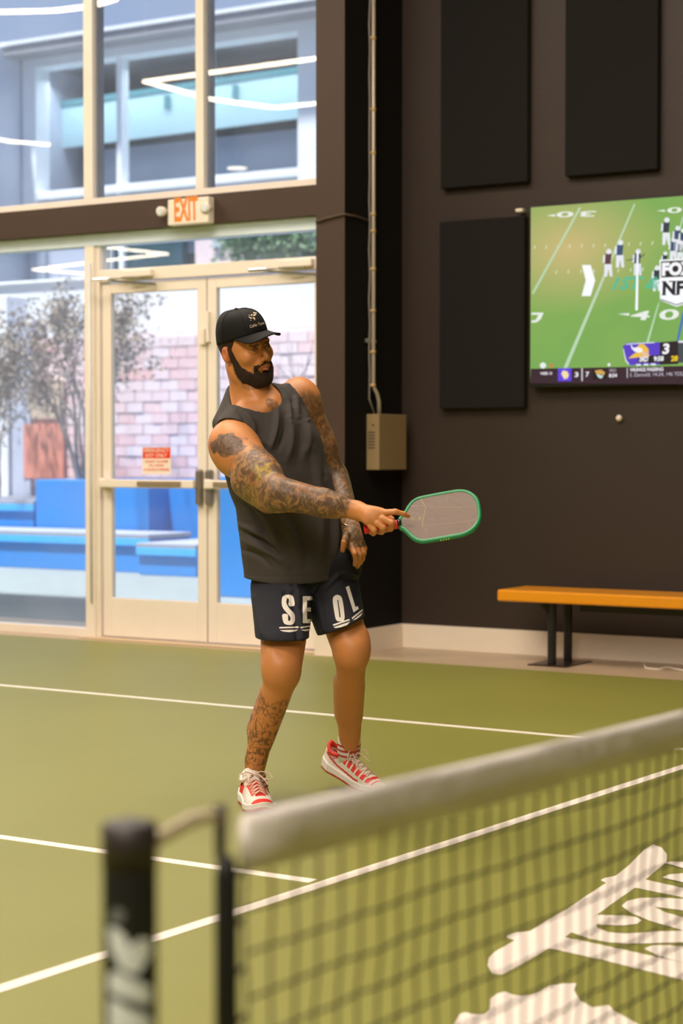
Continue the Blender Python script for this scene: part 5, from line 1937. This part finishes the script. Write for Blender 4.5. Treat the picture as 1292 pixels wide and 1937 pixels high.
folds = [  # (x0, y0, x1, y1, amplitude mm, width mm) in the zoomed torso picture
    (575, 600, 700, 860, 5, 9), (610, 600, 770, 880, 6, 9), (640, 610, 830, 900, 5, 8), (560, 660, 640, 900, 4, 9), (590, 640, 660, 780, -4, 8), (640, 640, 740, 780, -4, 7),
    (545, 760, 490, 1130, 5, 10), (640, 880, 620, 1180, 4, 12), (600, 860, 560, 1100, -4, 10), (700, 900, 700, 1200, -3, 14), (760, 900, 740, 1150, 4, 12),
    (250, 800, 330, 960, -3, 8), (300, 830, 400, 1010, 4, 10), (430, 1060, 500, 1180, -4, 9),
    (860, 980, 880, 1400, -4, 10), (800, 1100, 860, 1900, 5, 16), (900, 1300, 930, 1900, -5, 12), (940, 1500, 960, 1900, 4, 10),
    (650, 1330, 640, 1700, 3, 18), (280, 1690, 560, 1860, -5, 9), (280, 1650, 520, 1780, 5, 10), (300, 1760, 620, 1930, 5, 12), (300, 1830, 500, 1937, -4, 9), (330, 1500, 480, 1800, -4, 12), (380, 1480, 560, 1800, 4, 14),
    (560, 1560, 700, 1920, 4, 14), (680, 1600, 760, 1930, -4, 14), (250, 1420, 420, 1560, 3, 12), (270, 1480, 400, 1640, -3, 10)]
pr_, pu_ = pts @ nR, pts[:, 2]
disp = np.zeros(len(pts), np.float32)
front = sstep(nn @ (-nF_), 0.0, 0.35)
for x0, y0, x1, y1, am, wd in folds:
    a_, b_ = PV(*ZF(x0, y0), 6.9), PV(*ZF(x1, y1), 6.9)
    A2, B2 = np.array([a_ @ nR, a_[2]]), np.array([b_ @ nR, b_[2]])
    # a gentle bow so that folds are not ruled lines
    q2 = np.stack([pr_, pu_], 1)
    ab = B2 - A2
    tt = np.clip(((q2 - A2) @ ab) / (ab @ ab), 0, 1)
    nrm = np.array([-ab[1], ab[0]]) / np.linalg.norm(ab)
    c2 = A2 + tt[:, None] * ab + np.outer(0.012 * np.sin(np.pi * tt), nrm)
    dd = np.linalg.norm(q2 - c2, axis=1)
    disp += 3.0 * am * 0.001 * np.exp(-(dd / (wd * 0.0010)) ** 2) * (np.sin(np.pi * np.clip(tt, 0.04, 0.96)) ** 0.6)
disp = disp * front + 0.004 * (vnoise(pts, 14, 7) - 0.5) + 0.0025 * (vnoise(pts * V(1, 1, 0.35), 45, 8) - 0.5)
edge = sstep(pu_, zh + 0.0, zh + 0.03)
pts = pts + nn * disp[:, None]
# stitched hem groove
hemd = np.abs(pu_ - (zh + 0.022))
pts = pts - nn * (0.0012 * np.exp(-(hemd / 0.003) ** 2))[:, None]
mesh_obj('tank_top', to_mesh('tank_top', pts, quads), M_shirt, man)

# ------------------------------------------------------------------ shorts
M_shorts = pm('navy_shorts_cloth', (0.007, 0.0078, 0.016), 0.8, var=0.15, scale=20, bump=0.10, bscale=200)
H_ = Field(np.min([pelv, knR, knL], 0) - 0.3, np.max([pelv, knR, knL], 0) + 0.3, 0.0034)
H_.op(ell(PV(577, 1082, 7.09), (0.192, 0.150, 0.125), TP), 0.03)
H_.op(ell(PV(640, 1062, 7.10), (0.085, 0.11, 0.10), TP), 0.04)
H_.op(rc(PV(533, 1112, 7.01), PV(534, 1225, 6.80), 0.117, 0.094), 0.02)
H_.op(rc(PV(622, 1108, 7.10), PV(652, 1205, 6.95), 0.114, 0.090), 0.02)
# hems: planes across each thigh
dR_, dL_ = PV(534, 1225, 6.85) - PV(533, 1115, 7.04), PV(650, 1205, 6.97) - PV(622, 1108, 7.12)
hr0, hl0 = PV(536, 1209, 6.80), PV(652, 1184, 6.93)
hnR = V(*(nU * -1.0)) + 0.10 * nR * 0
hnL = V(*(nU * -1.0)) + 0.40 * nR
hnL /= np.linalg.norm(hnL)
mid = PV(586, 1150, 6.98)
axs = nR * 0.97 + nF_ * 0.24


def hemclip(X, Y, Z):
    side = (X - mid[0]) * axs[0] + (Y - mid[1]) * axs[1]
    dr = (X - hr0[0]) * hnR[0] + (Y - hr0[1]) * hnR[1] + (Z - hr0[2]) * hnR[2]
    dl = (X - hl0[0]) * hnL[0] + (Y - hl0[1]) * hnL[1] + (Z - hl0[2]) * hnL[2]
    return np.where(side < 0, dr, dl)


H_.clip(hemclip, 0.003)
H_.op(rc(PV(589, 1160, 6.86), PV(594, 1230, 6.86), 0.006, 0.020), 0.012, 's')
H_.op(rc(PV(589, 1160, 7.02), PV(594, 1230, 7.02), 0.006, 0.022), 0.012, 's')
pts, quads = H_.mesh()
pts = relax(pts, quads, 2, 0.5)
nn = vnormals(pts, quads)
if float(np.mean(np.sum(nn * (pts - pts.mean(0)), 1))) < 0:
    quads = quads[:, ::-1]
    nn = -nn
pr_, pu_ = pts @ nR, pts[:, 2]
disp = np.zeros(len(pts), np.float32)
for x0, y0, x1, y1, am, wd in ((545, 1105, 575, 1130, 5, 9), (540, 1118, 572, 1150, -5, 8), (600, 1105, 575, 1150, 5, 9), (640, 1090, 600, 1130, 5, 9), (650, 1085, 690, 1092, 5, 7), (645, 1095, 690, 1104, -5, 7),
                               (478, 1130, 500, 1190, 4, 12), (600, 1140, 612, 1190, 4, 10), (660, 1040, 672, 1080, -4, 8), (560, 1100, 575, 1200, 4, 9), (555, 1120, 566, 1200, -4, 8)):
    a_, b_ = PV(x0, y0, 6.95), PV(x1, y1, 6.95)
    A2, B2 = np.array([a_ @ nR, a_[2]]), np.array([b_ @ nR, b_[2]])
    q2 = np.stack([pr_, pu_], 1)
    ab = B2 - A2
    tt = np.clip(((q2 - A2) @ ab) / (ab @ ab), 0, 1)
    dd = np.linalg.norm(q2 - (A2 + tt[:, None] * ab), axis=1)
    disp += 1.6 * am * 0.001 * np.exp(-(dd / (wd * 0.001)) ** 2)
pts = pts + nn * (disp * sstep(nn @ (-nF_), 0, 0.4) + 0.004 * (vnoise(pts, 16, 12) - 0.5))[:, None]
shorts = mesh_obj('shorts', to_mesh('shorts', pts, quads), M_shorts, man)
bvS = BVHTree.FromPolygons([Vector(p) for p in pts], [tuple(q) for q in quads])


def decal(name, geo, bvh, mat, parent, off=0.0012, grid=2.0, maxjump=0.05):
    """flat print laid on a surface. geo: list of (verts_px, faces); cut into small pieces and dropped on the cloth"""
    bm = bmesh.new()
    for vs, fs in geo:
        bv = [bm.verts.new((x, y, 0)) for x, y in vs]
        for f in fs:
            try:
                bm.faces.new([bv[i] for i in f])
            except ValueError:
                pass
    xs = [v.co.x for v in bm.verts]
    ys = [v.co.y for v in bm.verts]
    x = min(xs) + grid
    while x < max(xs):
        bmesh.ops.bisect_plane(bm, geom=bm.verts[:] + bm.edges[:] + bm.faces[:], plane_co=(x, 0, 0), plane_no=(1, 0, 0))
        x += grid
    y = min(ys) + grid
    while y < max(ys):
        bmesh.ops.bisect_plane(bm, geom=bm.verts[:] + bm.edges[:] + bm.faces[:], plane_co=(0, y, 0), plane_no=(0, 1, 0))
        y += grid
    dead = []
    for v in bm.verts:
        d = ray(v.co.x, v.co.y).normalized()
        h, nrm, idx, dist = bvh.ray_cast(CAMP, d)
        if h is None:
            dead.append(v)
            continue
        if nrm.dot(d) > 0:
            nrm = -nrm
        v.co = h + nrm * off
    bmesh.ops.delete(bm, geom=dead, context='VERTS')
    bad = [f for f in bm.faces if max(e.calc_length() for e in f.edges) > maxjump]
    bmesh.ops.delete(bm, geom=bad, context='FACES')
    me_ = bpy.data.meshes.new(name)
    bm.to_mesh(me_)
    bm.free()
    return mesh_obj(name, me_, mat, parent, smooth=True)


def tgeo(s, bl, br, tl, bold=0.0, shear=0.0):
    vs, fs = text_geo(s, bold, shear)
    return ([(bl[0] + (br[0] - bl[0]) * x + (tl[0] - bl[0]) * y, bl[1] + (br[1] - bl[1]) * x + (tl[1] - bl[1]) * y) for x, y in vs], fs)


def pgeo(pts):
    return (pts, [tuple(range(len(pts)))])


ZS = lambda l: [(390 + x / 3.49, 1060 + y / 3.49) for x, y in l]
M_print = pm('cream_print', (0.80, 0.74, 0.66), 0.7, var=0.03)
# outline letters as drawn shapes: tall narrow capitals
Sx = [(583, 300), (545, 300), (545, 262), (537, 250), (530, 262), (530, 285), (548, 318), (578, 350), (585, 380), (583, 405), (570, 424), (543, 428), (518, 420), (507, 400), (503, 358), (538, 358), (540, 392), (548, 402), (556, 392), (553, 372), (530, 345), (508, 318), (499, 290), (500, 255), (510, 236), (540, 227), (568, 234), (580, 255)]
decal('print_letter', [pgeo(smooth_poly(ZS(Sx), 3))], bvS, M_print, shorts)
Ex = [(636, 238), (700, 238), (700, 262), (664, 266), (664, 312), (690, 312), (690, 338), (664, 338), (664, 388), (700, 388), (700, 415), (636, 415)]
decal('print_letter', [pgeo(ZS(Ex))], bvS, M_print, shorts)
Qo = [(836, 258), (842, 240), (860, 229), (880, 232), (896, 250), (906, 300), (912, 350), (914, 380), (910, 395), (926, 400), (908, 410), (890, 404), (868, 402), (855, 385), (846, 340), (838, 290)]
decal('print_letter', [pgeo(smooth_poly(ZS(Qo), 3))], bvS, M_print, shorts)
Lx = [(920, 178), (942, 168), (984, 308), (1000, 303), (1006, 322), (972, 345)]
decal('print_letter', [pgeo(ZS(Lx))], bvS, M_print, shorts)
decal('print_gap', [pgeo(ZS([(866, 262), (872, 262), (888, 376), (880, 378)]))], bvS, M_shorts, shorts, off=0.002)
for l in ([(483, 441), (610, 437), (610, 447), (483, 451)], [(486, 462), (607, 458), (590, 469), (550, 476), (510, 472)], [(622, 440), (700, 428), (700, 436), (622, 450)], [(624, 460), (700, 450), (690, 462), (650, 468)],
          [(836, 424), (942, 388), (950, 396), (842, 434)], [(842, 442), (950, 405), (930, 428), (890, 442), (855, 448)], [(960, 380), (1030, 322), (1032, 332), (964, 390)], [(966, 398), (1032, 342), (1022, 366), (990, 390)]):
    decal('print_stripe', [pgeo(ZS(l))], bvS, M_print, shorts)

# ------------------------------------------------------------------ cap
M_cap = pm('black_cap_cotton', (0.006, 0.0055, 0.006), 0.8, spec=0.3, var=0.2, scale=30, bump=0.15, bscale=300)
NA, NE = 48, 20


def crown(phi, e, g=0.0):
    """phi around (0 = front), e 0..1 up the dome"""
    th_ = e * math.pi / 2
    r_ = math.cos(th_) ** 0.55
    fr = max(0, math.cos(phi))
    x = (0.0835 + g) * r_ * math.sin(phi)
    y = -0.011 + (0.108 + g) * r_ * math.cos(phi) - 0.006 * e * fr
    z0_ = 0.036 + 0.020 * math.cos(phi)
    z = z0_ + (0.138 + g - z0_) * math.sin(th_) ** (0.95 + 0.0 * fr)
    return hp_(x, y, z)


mb = MB()
vs = [crown(2 * math.pi * j / NA, i / NE) for i in range(NE) for j in range(NA)] + [crown(0, 0.9999)]
fs = [(i * NA + j, i * NA + (j + 1) % NA, (i + 1) * NA + (j + 1) % NA, (i + 1) * NA + j) for i in range(NE - 1) for j in range(NA)]
fs += [((NE - 1) * NA + j, (NE - 1) * NA + (j + 1) % NA, NE * NA) for j in range(NA)]
cap = mb.add(vs, fs).build('cap', M_cap, man, smooth=True)
md = cap.modifiers.new('solid', 'SOLIDIFY')
md.thickness = 0.003
md.offset = -1
bvC = BVHTree.FromPolygons([Vector(p) for p in vs], fs)
for a_ in (32, 90, 148, 212, 270, 328):
    MB().tube([crown(R(a_), e, 0.0004) for e in np.linspace(0, 0.97, 14)], 0.0011, 5).build('seam', M_cap, cap, smooth=True)
bt_ = crown(0, 0.9999)
MB().tube([bt_ - 0.002 * Hd[2], bt_ + 0.003 * Hd[2], bt_ + 0.005 * Hd[2]], [0.008, 0.007, 0.003], 12).build('button', M_cap, cap, smooth=True)
br_ = MB()
NS, NT = 32, 12
vs = []
for i in range(NS + 1):
    s = -1 + 2 * i / NS
    ph = s * R(60)
    xi, yi = 0.0835 * math.sin(ph), -0.012 + 0.106 * math.cos(ph)
    zi = 0.036 + 0.020 * math.cos(ph)
    xo = 0.080 * math.copysign(abs(s) ** 0.75, s) * (1 - abs(s) ** 6) + xi * abs(s) ** 6
    yo = yi + 0.080 * (1 - abs(s) ** 2.6) ** 0.6
    wk_ = 1 - abs(s) ** 5
    for j in range(NT + 1):
        t = j / NT
        x = xi + (xo - xi) * t
        y = yi + (yo - yi) * t
        z = zi - 0.006 * t * wk_ - 0.030 * (abs(x) / 0.08) ** 2.2 * min(1, t * 1.2) * wk_
        vs.append(hp_(x, y, z))
fs = [(i * (NT + 1) + j, (i + 1) * (NT + 1) + j, (i + 1) * (NT + 1) + j + 1, i * (NT + 1) + j + 1) for i in range(NS) for j in range(NT)]
brim = br_.add(vs, fs).build('brim', M_cap, cap, smooth=True)
md = brim.modifiers.new('solid', 'SOLIDIFY')
md.thickness = 0.0042
md.offset = 0
M_thread = pm('sand_thread', (0.62, 0.47, 0.30), 0.6, var=0.1)
ZC = lambda l: [(390 + x / 7.6, 560 + y / 7.6) for x, y in l]
bl, br, tl = ZC([(630, 462), (835, 405), (622, 418)])
decal('embroidered_name', [tgeo('CoNo Tone', bl, br, tl, bold=0.012)], bvC, M_thread, cap, off=0.0012, grid=1.0)
strokes = [[(640, 270), (665, 262), (660, 285), (640, 288)], [(672, 240), (690, 230), (700, 250), (680, 258)], [(700, 240), (722, 236), (718, 256), (704, 258)], [(668, 275), (700, 262), (722, 262), (700, 285), (680, 292)],
           [(595, 298), (625, 302), (650, 318), (625, 312)], [(622, 312), (650, 305), (655, 330), (632, 326)], [(660, 310), (690, 305), (704, 330), (695, 355), (688, 335), (672, 322)], [(636, 345), (646, 345), (646, 356), (636, 356)], [(612, 275), (622, 270), (624, 286), (614, 286)]]
decal('embroidered_motif', [pgeo(ZC(s_)) for s_ in strokes], bvC, M_thread, cap, off=0.0012, grid=1.0)

# ------------------------------------------------------------------ socks
M_sock = pm('white_sock_knit', (0.80, 0.72, 0.66), 0.9, var=0.05, bump=0.4, bscale=300)
M_sockr = pm('red_sock_stripe', (0.45, 0.03, 0.03), 0.9, var=0.08)


def sock(a, b_, r0, r1, stripes):
    a, b_ = Vector(a), Vector(b_)
    o = MB().tube([a, a + (b_ - a) * 0.04, a + (b_ - a) * 0.5, b_], [r0 * 1.0, r0 * 1.04, (r0 + r1) / 2, r1], 28).build('sock', M_sock, man, smooth=True)
    for t in stripes:
        rr_ = r0 * 1.04 + (r1 - r0) * t + 0.001
        MB().tube([a + (b_ - a) * (t - 0.028), a + (b_ - a) * (t + 0.028)], rr_, 28, cap=False).build('stripe', M_sockr, o, smooth=True)
    return o


dirR = (anR - knR) / np.linalg.norm(anR - knR)
sock(anR - 0.0 * dirR, anR + V(0.0, 0, -0.10) + 0.02 * nR, 0.041, 0.045, (0.26, 0.44, 0.62))
sock(PV(661, 1394, 7.19), PV(658, 1448, 7.21), 0.0425, 0.044, (0.24, 0.40, 0.57))


# ------------------------------------------------------------------ shoes
def shoe(name, heel, fw, up, colorfn, size=1.0, collar=None):
    fw = V(*fw) / np.linalg.norm(fw)
    up = V(*up) - fw * float(V(*up) @ fw)
    up /= np.linalg.norm(up)
    sd = np.cross(up, fw)              # towards the wearer's left
    W = lambda x, y, z: V(*heel) + size * (x * fw + y * sd + z * up)
    root = thing_child(name)
    xk = [0.0, 0.012, 0.05, 0.10, 0.15, 0.20, 0.245, 0.28, 0.300, 0.310]
    wk = [0.006, 0.026, 0.037, 0.036, 0.041, 0.0495, 0.048, 0.036, 0.018, 0.004]
    hk = [0.090, 0.104, 0.104, 0.100, 0.094, 0.074, 0.060, 0.050, 0.038, 0.030]
    zb_ = [0.012, 0.006, 0.0, 0.0, 0.0, 0.0, 0.003, 0.010, 0.018, 0.024]

    def fields(kind):
        Fl = Field((-0.02, -0.075, -0.02), (0.335, 0.075, 0.16), 0.0024)
        g = [Fl.lo[i] + Fl.h * np.arange(Fl.n[i], dtype=np.float32) for i in range(3)]
        X, Y, Z = np.meshgrid(*g, indexing='ij')
        w_, h_, b0 = np.interp(X, xk, wk), np.interp(X, xk, hk), np.interp(X, xk, zb_)
        endd = np.maximum(-X, X - 0.310)
        if kind == 'upper':
            w2 = w_ * np.interp(Z, [0.03, 0.07, 0.11], [1.0, 0.92, 0.80])
            k = (np.abs(Y / np.maximum(w2, 0.003)) ** 2.5 + (np.maximum(Z - 0.025, 0) / np.maximum(h_ - 0.025, 0.003)) ** 2.5) ** 0.4
            d = (k - 1) * np.minimum(w2, 0.04)
            d = np.maximum(d, 0.022 + b0 - Z)
            op_ = np.sqrt(((X - 0.062) / 0.050) ** 2 + (Y / 0.030) ** 2) - 1
            d = np.maximum(d, -np.maximum(op_ * 0.03, 0.058 - Z))
        elif kind == 'midsole':
            wv_ = (w_ + 0.005) * (1.0 + 0.06 * np.sin(X * 60) * 0)
            d = np.maximum((np.abs(Y) / wv_ - 1) * wv_, np.maximum(b0 + 0.007 - Z, Z - (b0 + np.interp(X, [0, 0.1, 0.2, 0.3], [0.044, 0.034, 0.030, 0.026]))))
        else:
            wv_ = w_ + 0.004
            d = np.maximum((np.abs(Y) / wv_ - 1) * wv_, np.maximum(b0 - Z, Z - (b0 + 0.009)))
        d = np.maximum(d, endd)
        Fl.a = d.astype(np.float32)
        p, q = Fl.mesh()
        return relax(p, q, 3, 0.5), q

    for kind in ('upper', 'midsole', 'outsole'):
        p, q = fields(kind)
        wp_ = V(*heel) + size * (p[:, :1] * fw + p[:, 1:2] * sd + p[:, 2:3] * up)
        n_ = vnormals(wp_, q)
        if float(np.mean(np.sum(n_ * (wp_ - wp_.mean(0)), 1))) < 0:
            q = q[:, ::-1]
        me_ = to_mesh(kind, wp_, q)
        if kind == 'upper':
            set_col(me_, 'col', colorfn(p))
            m_ = MATS.get('shoe_upper')
            if m_ is None:
                m_ = pm('shoe_upper', (0.8, 0.7, 0.6), 0.6, bump=0.2, bscale=200)
                t_ = m_.node_tree
                a_ = t_.nodes.new('ShaderNodeAttribute')
                a_.attribute_name = 'col'
                t_.links.new(a_.outputs['Color'], t_.nodes['Principled BSDF'].inputs['Base Color'])
        else:
            m_ = pm('white_foam_sole', (0.84, 0.78, 0.74), 0.55, var=0.03) if kind == 'midsole' else pm('red_rubber', (0.50, 0.03, 0.03), 0.5)
        mesh_obj(kind, me_, m_, root)
    # padded collar
    cp = []
    for i in range(29):
        a_ = 2 * math.pi * i / 28
        cp.append(W(0.062 + 0.047 * math.cos(a_), 0.029 * math.sin(a_), 0.098 + 0.010 * abs(math.cos(a_)) ** 2 - 0.018 * abs(math.sin(a_))))
    MB().tube(cp, 0.0085, 8, cap=False).build('collar', collar or M_collar, root, smooth=True)
    # tongue
    tg = MB()
    tv_ = []
    for i in range(9):
        t = i / 8
        for j in range(7):
            y = -0.024 + 0.008 * j
            tv_.append(W(0.175 - 0.075 * t, y * (0.8 + 0.3 * t), 0.078 + 0.056 * t ** 1.2 - 14 * y * y))
    tf = [(i * 7 + j, i * 7 + j + 1, (i + 1) * 7 + j + 1, (i + 1) * 7 + j) for i in range(8) for j in range(6)]
    to_ = tg.add(tv_, tf).build('tongue', pm('cream_tongue', (0.80, 0.72, 0.64), 0.7), root, smooth=True)
    md_ = to_.modifiers.new('solid', 'SOLIDIFY')
    md_.thickness = 0.007
    # laces
    hz = lambda x, y: np.interp(x, xk, hk) * (1 - 0.30 * (abs(y) / 0.035) ** 2.5) + 0.004
    ml = pm('pink_cream_lace', (0.82, 0.62, 0.50), 0.7)
    for k in range(6):
        x = 0.125 + 0.020 * k
        for s in (-1, 1):
            MB().tube([W(x, s * 0.026, hz(x, 0.026)), W(x + 0.006, 0, hz(x + 0.006, 0) + 0.005), W(x + 0.016, -s * 0.026, hz(x + 0.016, 0.026))], 0.0024, 6).build('lace', ml, root, smooth=True)
    for s in (-1, 1):
        lp = [W(0.128, 0, 0.110), W(0.135, s * 0.025, 0.122), W(0.150, s * 0.052, 0.118), W(0.165, s * 0.060, 0.100), W(0.160, s * 0.045, 0.096), W(0.140, s * 0.018, 0.104), W(0.128, 0, 0.108)]
        MB().tube(lp, 0.0022, 6).build('lace_loop', ml, root, smooth=True)
        MB().tube([W(0.128, 0, 0.110), W(0.15, s * 0.018, 0.112), W(0.185, s * 0.030, 0.098), W(0.20, s * 0.036, 0.086)], 0.002, 6).build('lace_end', ml, root, smooth=True)
    return root


M_collar = pm('red_padded_collar', (0.70, 0.03, 0.015), 0.6, var=0.15, bump=0.3, bscale=200)


def thing_child(name):
    o = bpy.data.objects.new(name, None)
    o.empty_display_size = 0.03
    COL.objects.link(o)
    o.parent = man
    o.matrix_parent_inverse = Matrix.Translation(-man.location)
    return o


WH, RD, GR = V(0.82, 0.74, 0.67), V(0.75, 0.03, 0.01), V(0.62, 0.58, 0.48)


def colR(p):
    x, y, z = p.T
    c_ = np.tile(WH, (len(p), 1))
    side = (y < -0.012)
    pan = side & (z < 0.074 - 0.10 * np.abs(x - 0.08)) & (z > 0.040) & (x > 0.030) & (x < 0.13)
    c_[pan] = RD
    lace = (np.abs(y) > 0.016) & (np.abs(y) < 0.030) & (x > 0.12) & (x < 0.24)
    c_[lace] = RD
    c_[(np.abs(y) < 0.018) & (x > 0.11) & (x < 0.25)] = RD * 0.9
    c_[(x > 0.27)] = RD
    c_[(z > 0.092) & (x < 0.02)] = WH
    st = side & (np.abs((x - 0.115) - (z - 0.04) * 0.5) < 0.010)
    c_[st] = WH
    return c_


def colL(p):
    x, y, z = p.T
    c_ = np.tile(GR * 1.15, (len(p), 1))
    c_[(x < 0.045)] = WH
    zl_ = np.interp(x, [0.0, 0.03, 0.10, 0.18, 0.26], [0.085, 0.070, 0.046, 0.038, 0.034])
    c_[(np.abs(z - zl_) < 0.0035) & (x > 0.02) & (x < 0.22)] = RD * 0.75
    c_[z < zl_ - 0.004] = WH
    eye = (z > np.interp(x, [0.09, 0.12, 0.20, 0.27], [0.088, 0.066, 0.052, 0.040])) & (x > 0.10) & (x < 0.28)
    c_[eye] = RD
    c_[(np.abs(y) < 0.020) & (x > 0.12) & (x < 0.25)] = WH
    c_[eye & (np.sin(x * 240) > 0.55)] = WH
    c_[(x < 0.10) & (z > 0.088)] = RD
    return c_


fwR = nR * math.sin(R(14)) - nF_ * math.cos(R(14))
gR = V(float(anR[0]), float(anR[1]), 0.004) - 0.010 * nR
heelR = gR - 0.066 * fwR
shoe('shoe', heelR, fwR, nU, colR, 1.06, pm('white_collar_lining', (0.80, 0.72, 0.64), 0.7))
heelL = PV(612, 1449, 7.28)
toeL = PV(727, 1511, 7.07)
fwL = toeL - heelL
print('shoe L len', np.linalg.norm(fwL), heelL[2], toeL[2])
shoe('shoe', heelL, fwL, nU + 0.05 * -nF_, colL, 1.0)

# ring on the left hand, bracelet at the wrist
MB().tube([P(671 + 0.1, 1047, 6.953), P(671.6, 1044.5, 6.953)], 0.0118, 20, cap=False).build('ring', pm('dark_gold', (0.12, 0.08, 0.05), 0.2, metal=1.0), man, smooth=True)
cb = [Vector(wrL) + Vector(nR) * (0.036 * math.cos(a)) + Vector(nF_) * (0.026 * math.sin(a)) + Vector((0, 0, 0.006 - 0.010 * math.cos(a))) for a in np.linspace(0, 2 * math.pi, 25)]
MB().tube(cb, 0.0022, 6, cap=False).build('bracelet', pm('gold_bracelet', (0.75, 0.55, 0.30), 0.25, metal=1.0), man, smooth=True)

# ------------------------------------------------------------------ paddle
pad = thing('pickleball_paddle', 'green edged pickleball paddle with red grip held out in front', 'paddle', tuple(pp_(0.2, 0, 0)))
half = [(0.128, 0.018), (0.140, 0.030), (0.162, 0.064), (0.176, 0.082), (0.192, 0.092), (0.215, 0.0965), (0.32, 0.0975), (0.352, 0.094), (0.378, 0.080), (0.396, 0.056), (0.404, 0.026)]
outl = half + [(a, -b_) for a, b_ in reversed(half)]
sh_ = -0.035                                   # the head is canted a little against the grip


def fc(a, b_, n_):
    return pp_(a, b_ + (a - 0.13) * sh_ * -1, n_)


MB().prism([fc(a, b_ * 0.985, 0.0062) for a, b_ in smooth_poly(outl, 4)], tuple(-pN * 0.0124)).build('face', pm('taupe_carbon_face', (0.15, 0.10, 0.075), 0.45, var=0.12, scale=40, bump=0.1), pad)
ring_ = [fc(a, b_, 0) for a, b_ in smooth_poly(outl, 4)]
MB().tube(ring_ + [ring_[0]], 0.0088, 10, cap=False).build('edge_guard', pm('green_edge_rubber', (0.015, 0.24, 0.085), 0.35, var=0.06), pad, smooth=True)
hp2 = [pp_(-0.002, 0, 0), pp_(0.006, 0, 0), pp_(0.12, 0, 0)]
MB().tube(hp2, [0.0185, 0.0175, 0.0160], 8).build('grip', pm('red_grip_tape', (0.72, 0.015, 0.01), 0.5, var=0.1, bump=0.4, bscale=80), pad, bevel=0.002)
MB().tube([pp_(0.117, 0, 0), pp_(0.130, 0.001, 0)], [0.0172, 0.0165], 16).build('collar', pm('black_gloss_collar', (0.01, 0.01, 0.01), 0.2), pad, smooth=True)


def onpad(u, v, n_=0.0060):
    o = Vector(pp_(0, 0, n_))
    d = ray(u, v)
    nn_ = Vector(pN)
    return CAMP + d * ((o - CAMP).dot(nn_) / d.dot(nn_))


ZP = lambda x, y: (630 + x / 4.307, 900 + y / 4.307)
M_gold = pm('gold_line', (0.42, 0.30, 0.07), 0.4, metal=0.2)
M_faint = pm('faint_line', (0.20, 0.145, 0.10), 0.5)


def pline(pts_, w_, mat, name='face_line'):
    MB().tube([onpad(*ZP(*q)) for q in pts_], w_, 4, flat=tuple(pA)).build(name, mat, pad)


pline([(715, 190), (755, 255), (725, 405)], 0.0014, M_gold)
pline([(725, 405), (768, 465)], 0.002, M_faint)
pline([(600, 248), (755, 250), (1040, 262), (1180, 240)], 0.0025, M_faint)
pline([(1040, 262), (1095, 350), (1130, 425)], 0.0025, M_faint)
pline([(728, 405), (1000, 385), (1160, 360)], 0.002, M_faint)
pline([(935, 165), (925, 205), (905, 220)], 0.0016, M_faint)
el = [(680 + 46 * math.cos(a), 340 + 38 * math.sin(a)) for a in np.linspace(0, 2 * math.pi, 17)]
pline(el, 0.0012, M_faint, 'face_emblem')
pline([(655, 335), (640, 350), (650, 365), (662, 345)], 0.0012, M_gold, 'face_emblem')
pline([(695, 335), (715, 358)], 0.0012, M_gold, 'face_emblem')
pline([(718, 332), (692, 360)], 0.0012, M_gold, 'face_emblem')
for k in range(16):
    x = 800 + k * 17
    y = 436 - k * 1.2
    pline([(x, y - 12), (x + 3, y + 2), (x + 9, y - 10)], 0.0011, M_faint, 'face_mark')
for k in range(4):
    q0 = fc(0.262 + k * 0.009, -0.0975 - 0.0078, 0.004)
    MB().tube([q0, q0 + 0.006 * pA * 0 - 0.006 * pN], 0.0028, 6).build('edge_mark', pm('lime_print', (0.35, 0.55, 0.03), 0.4), pad)
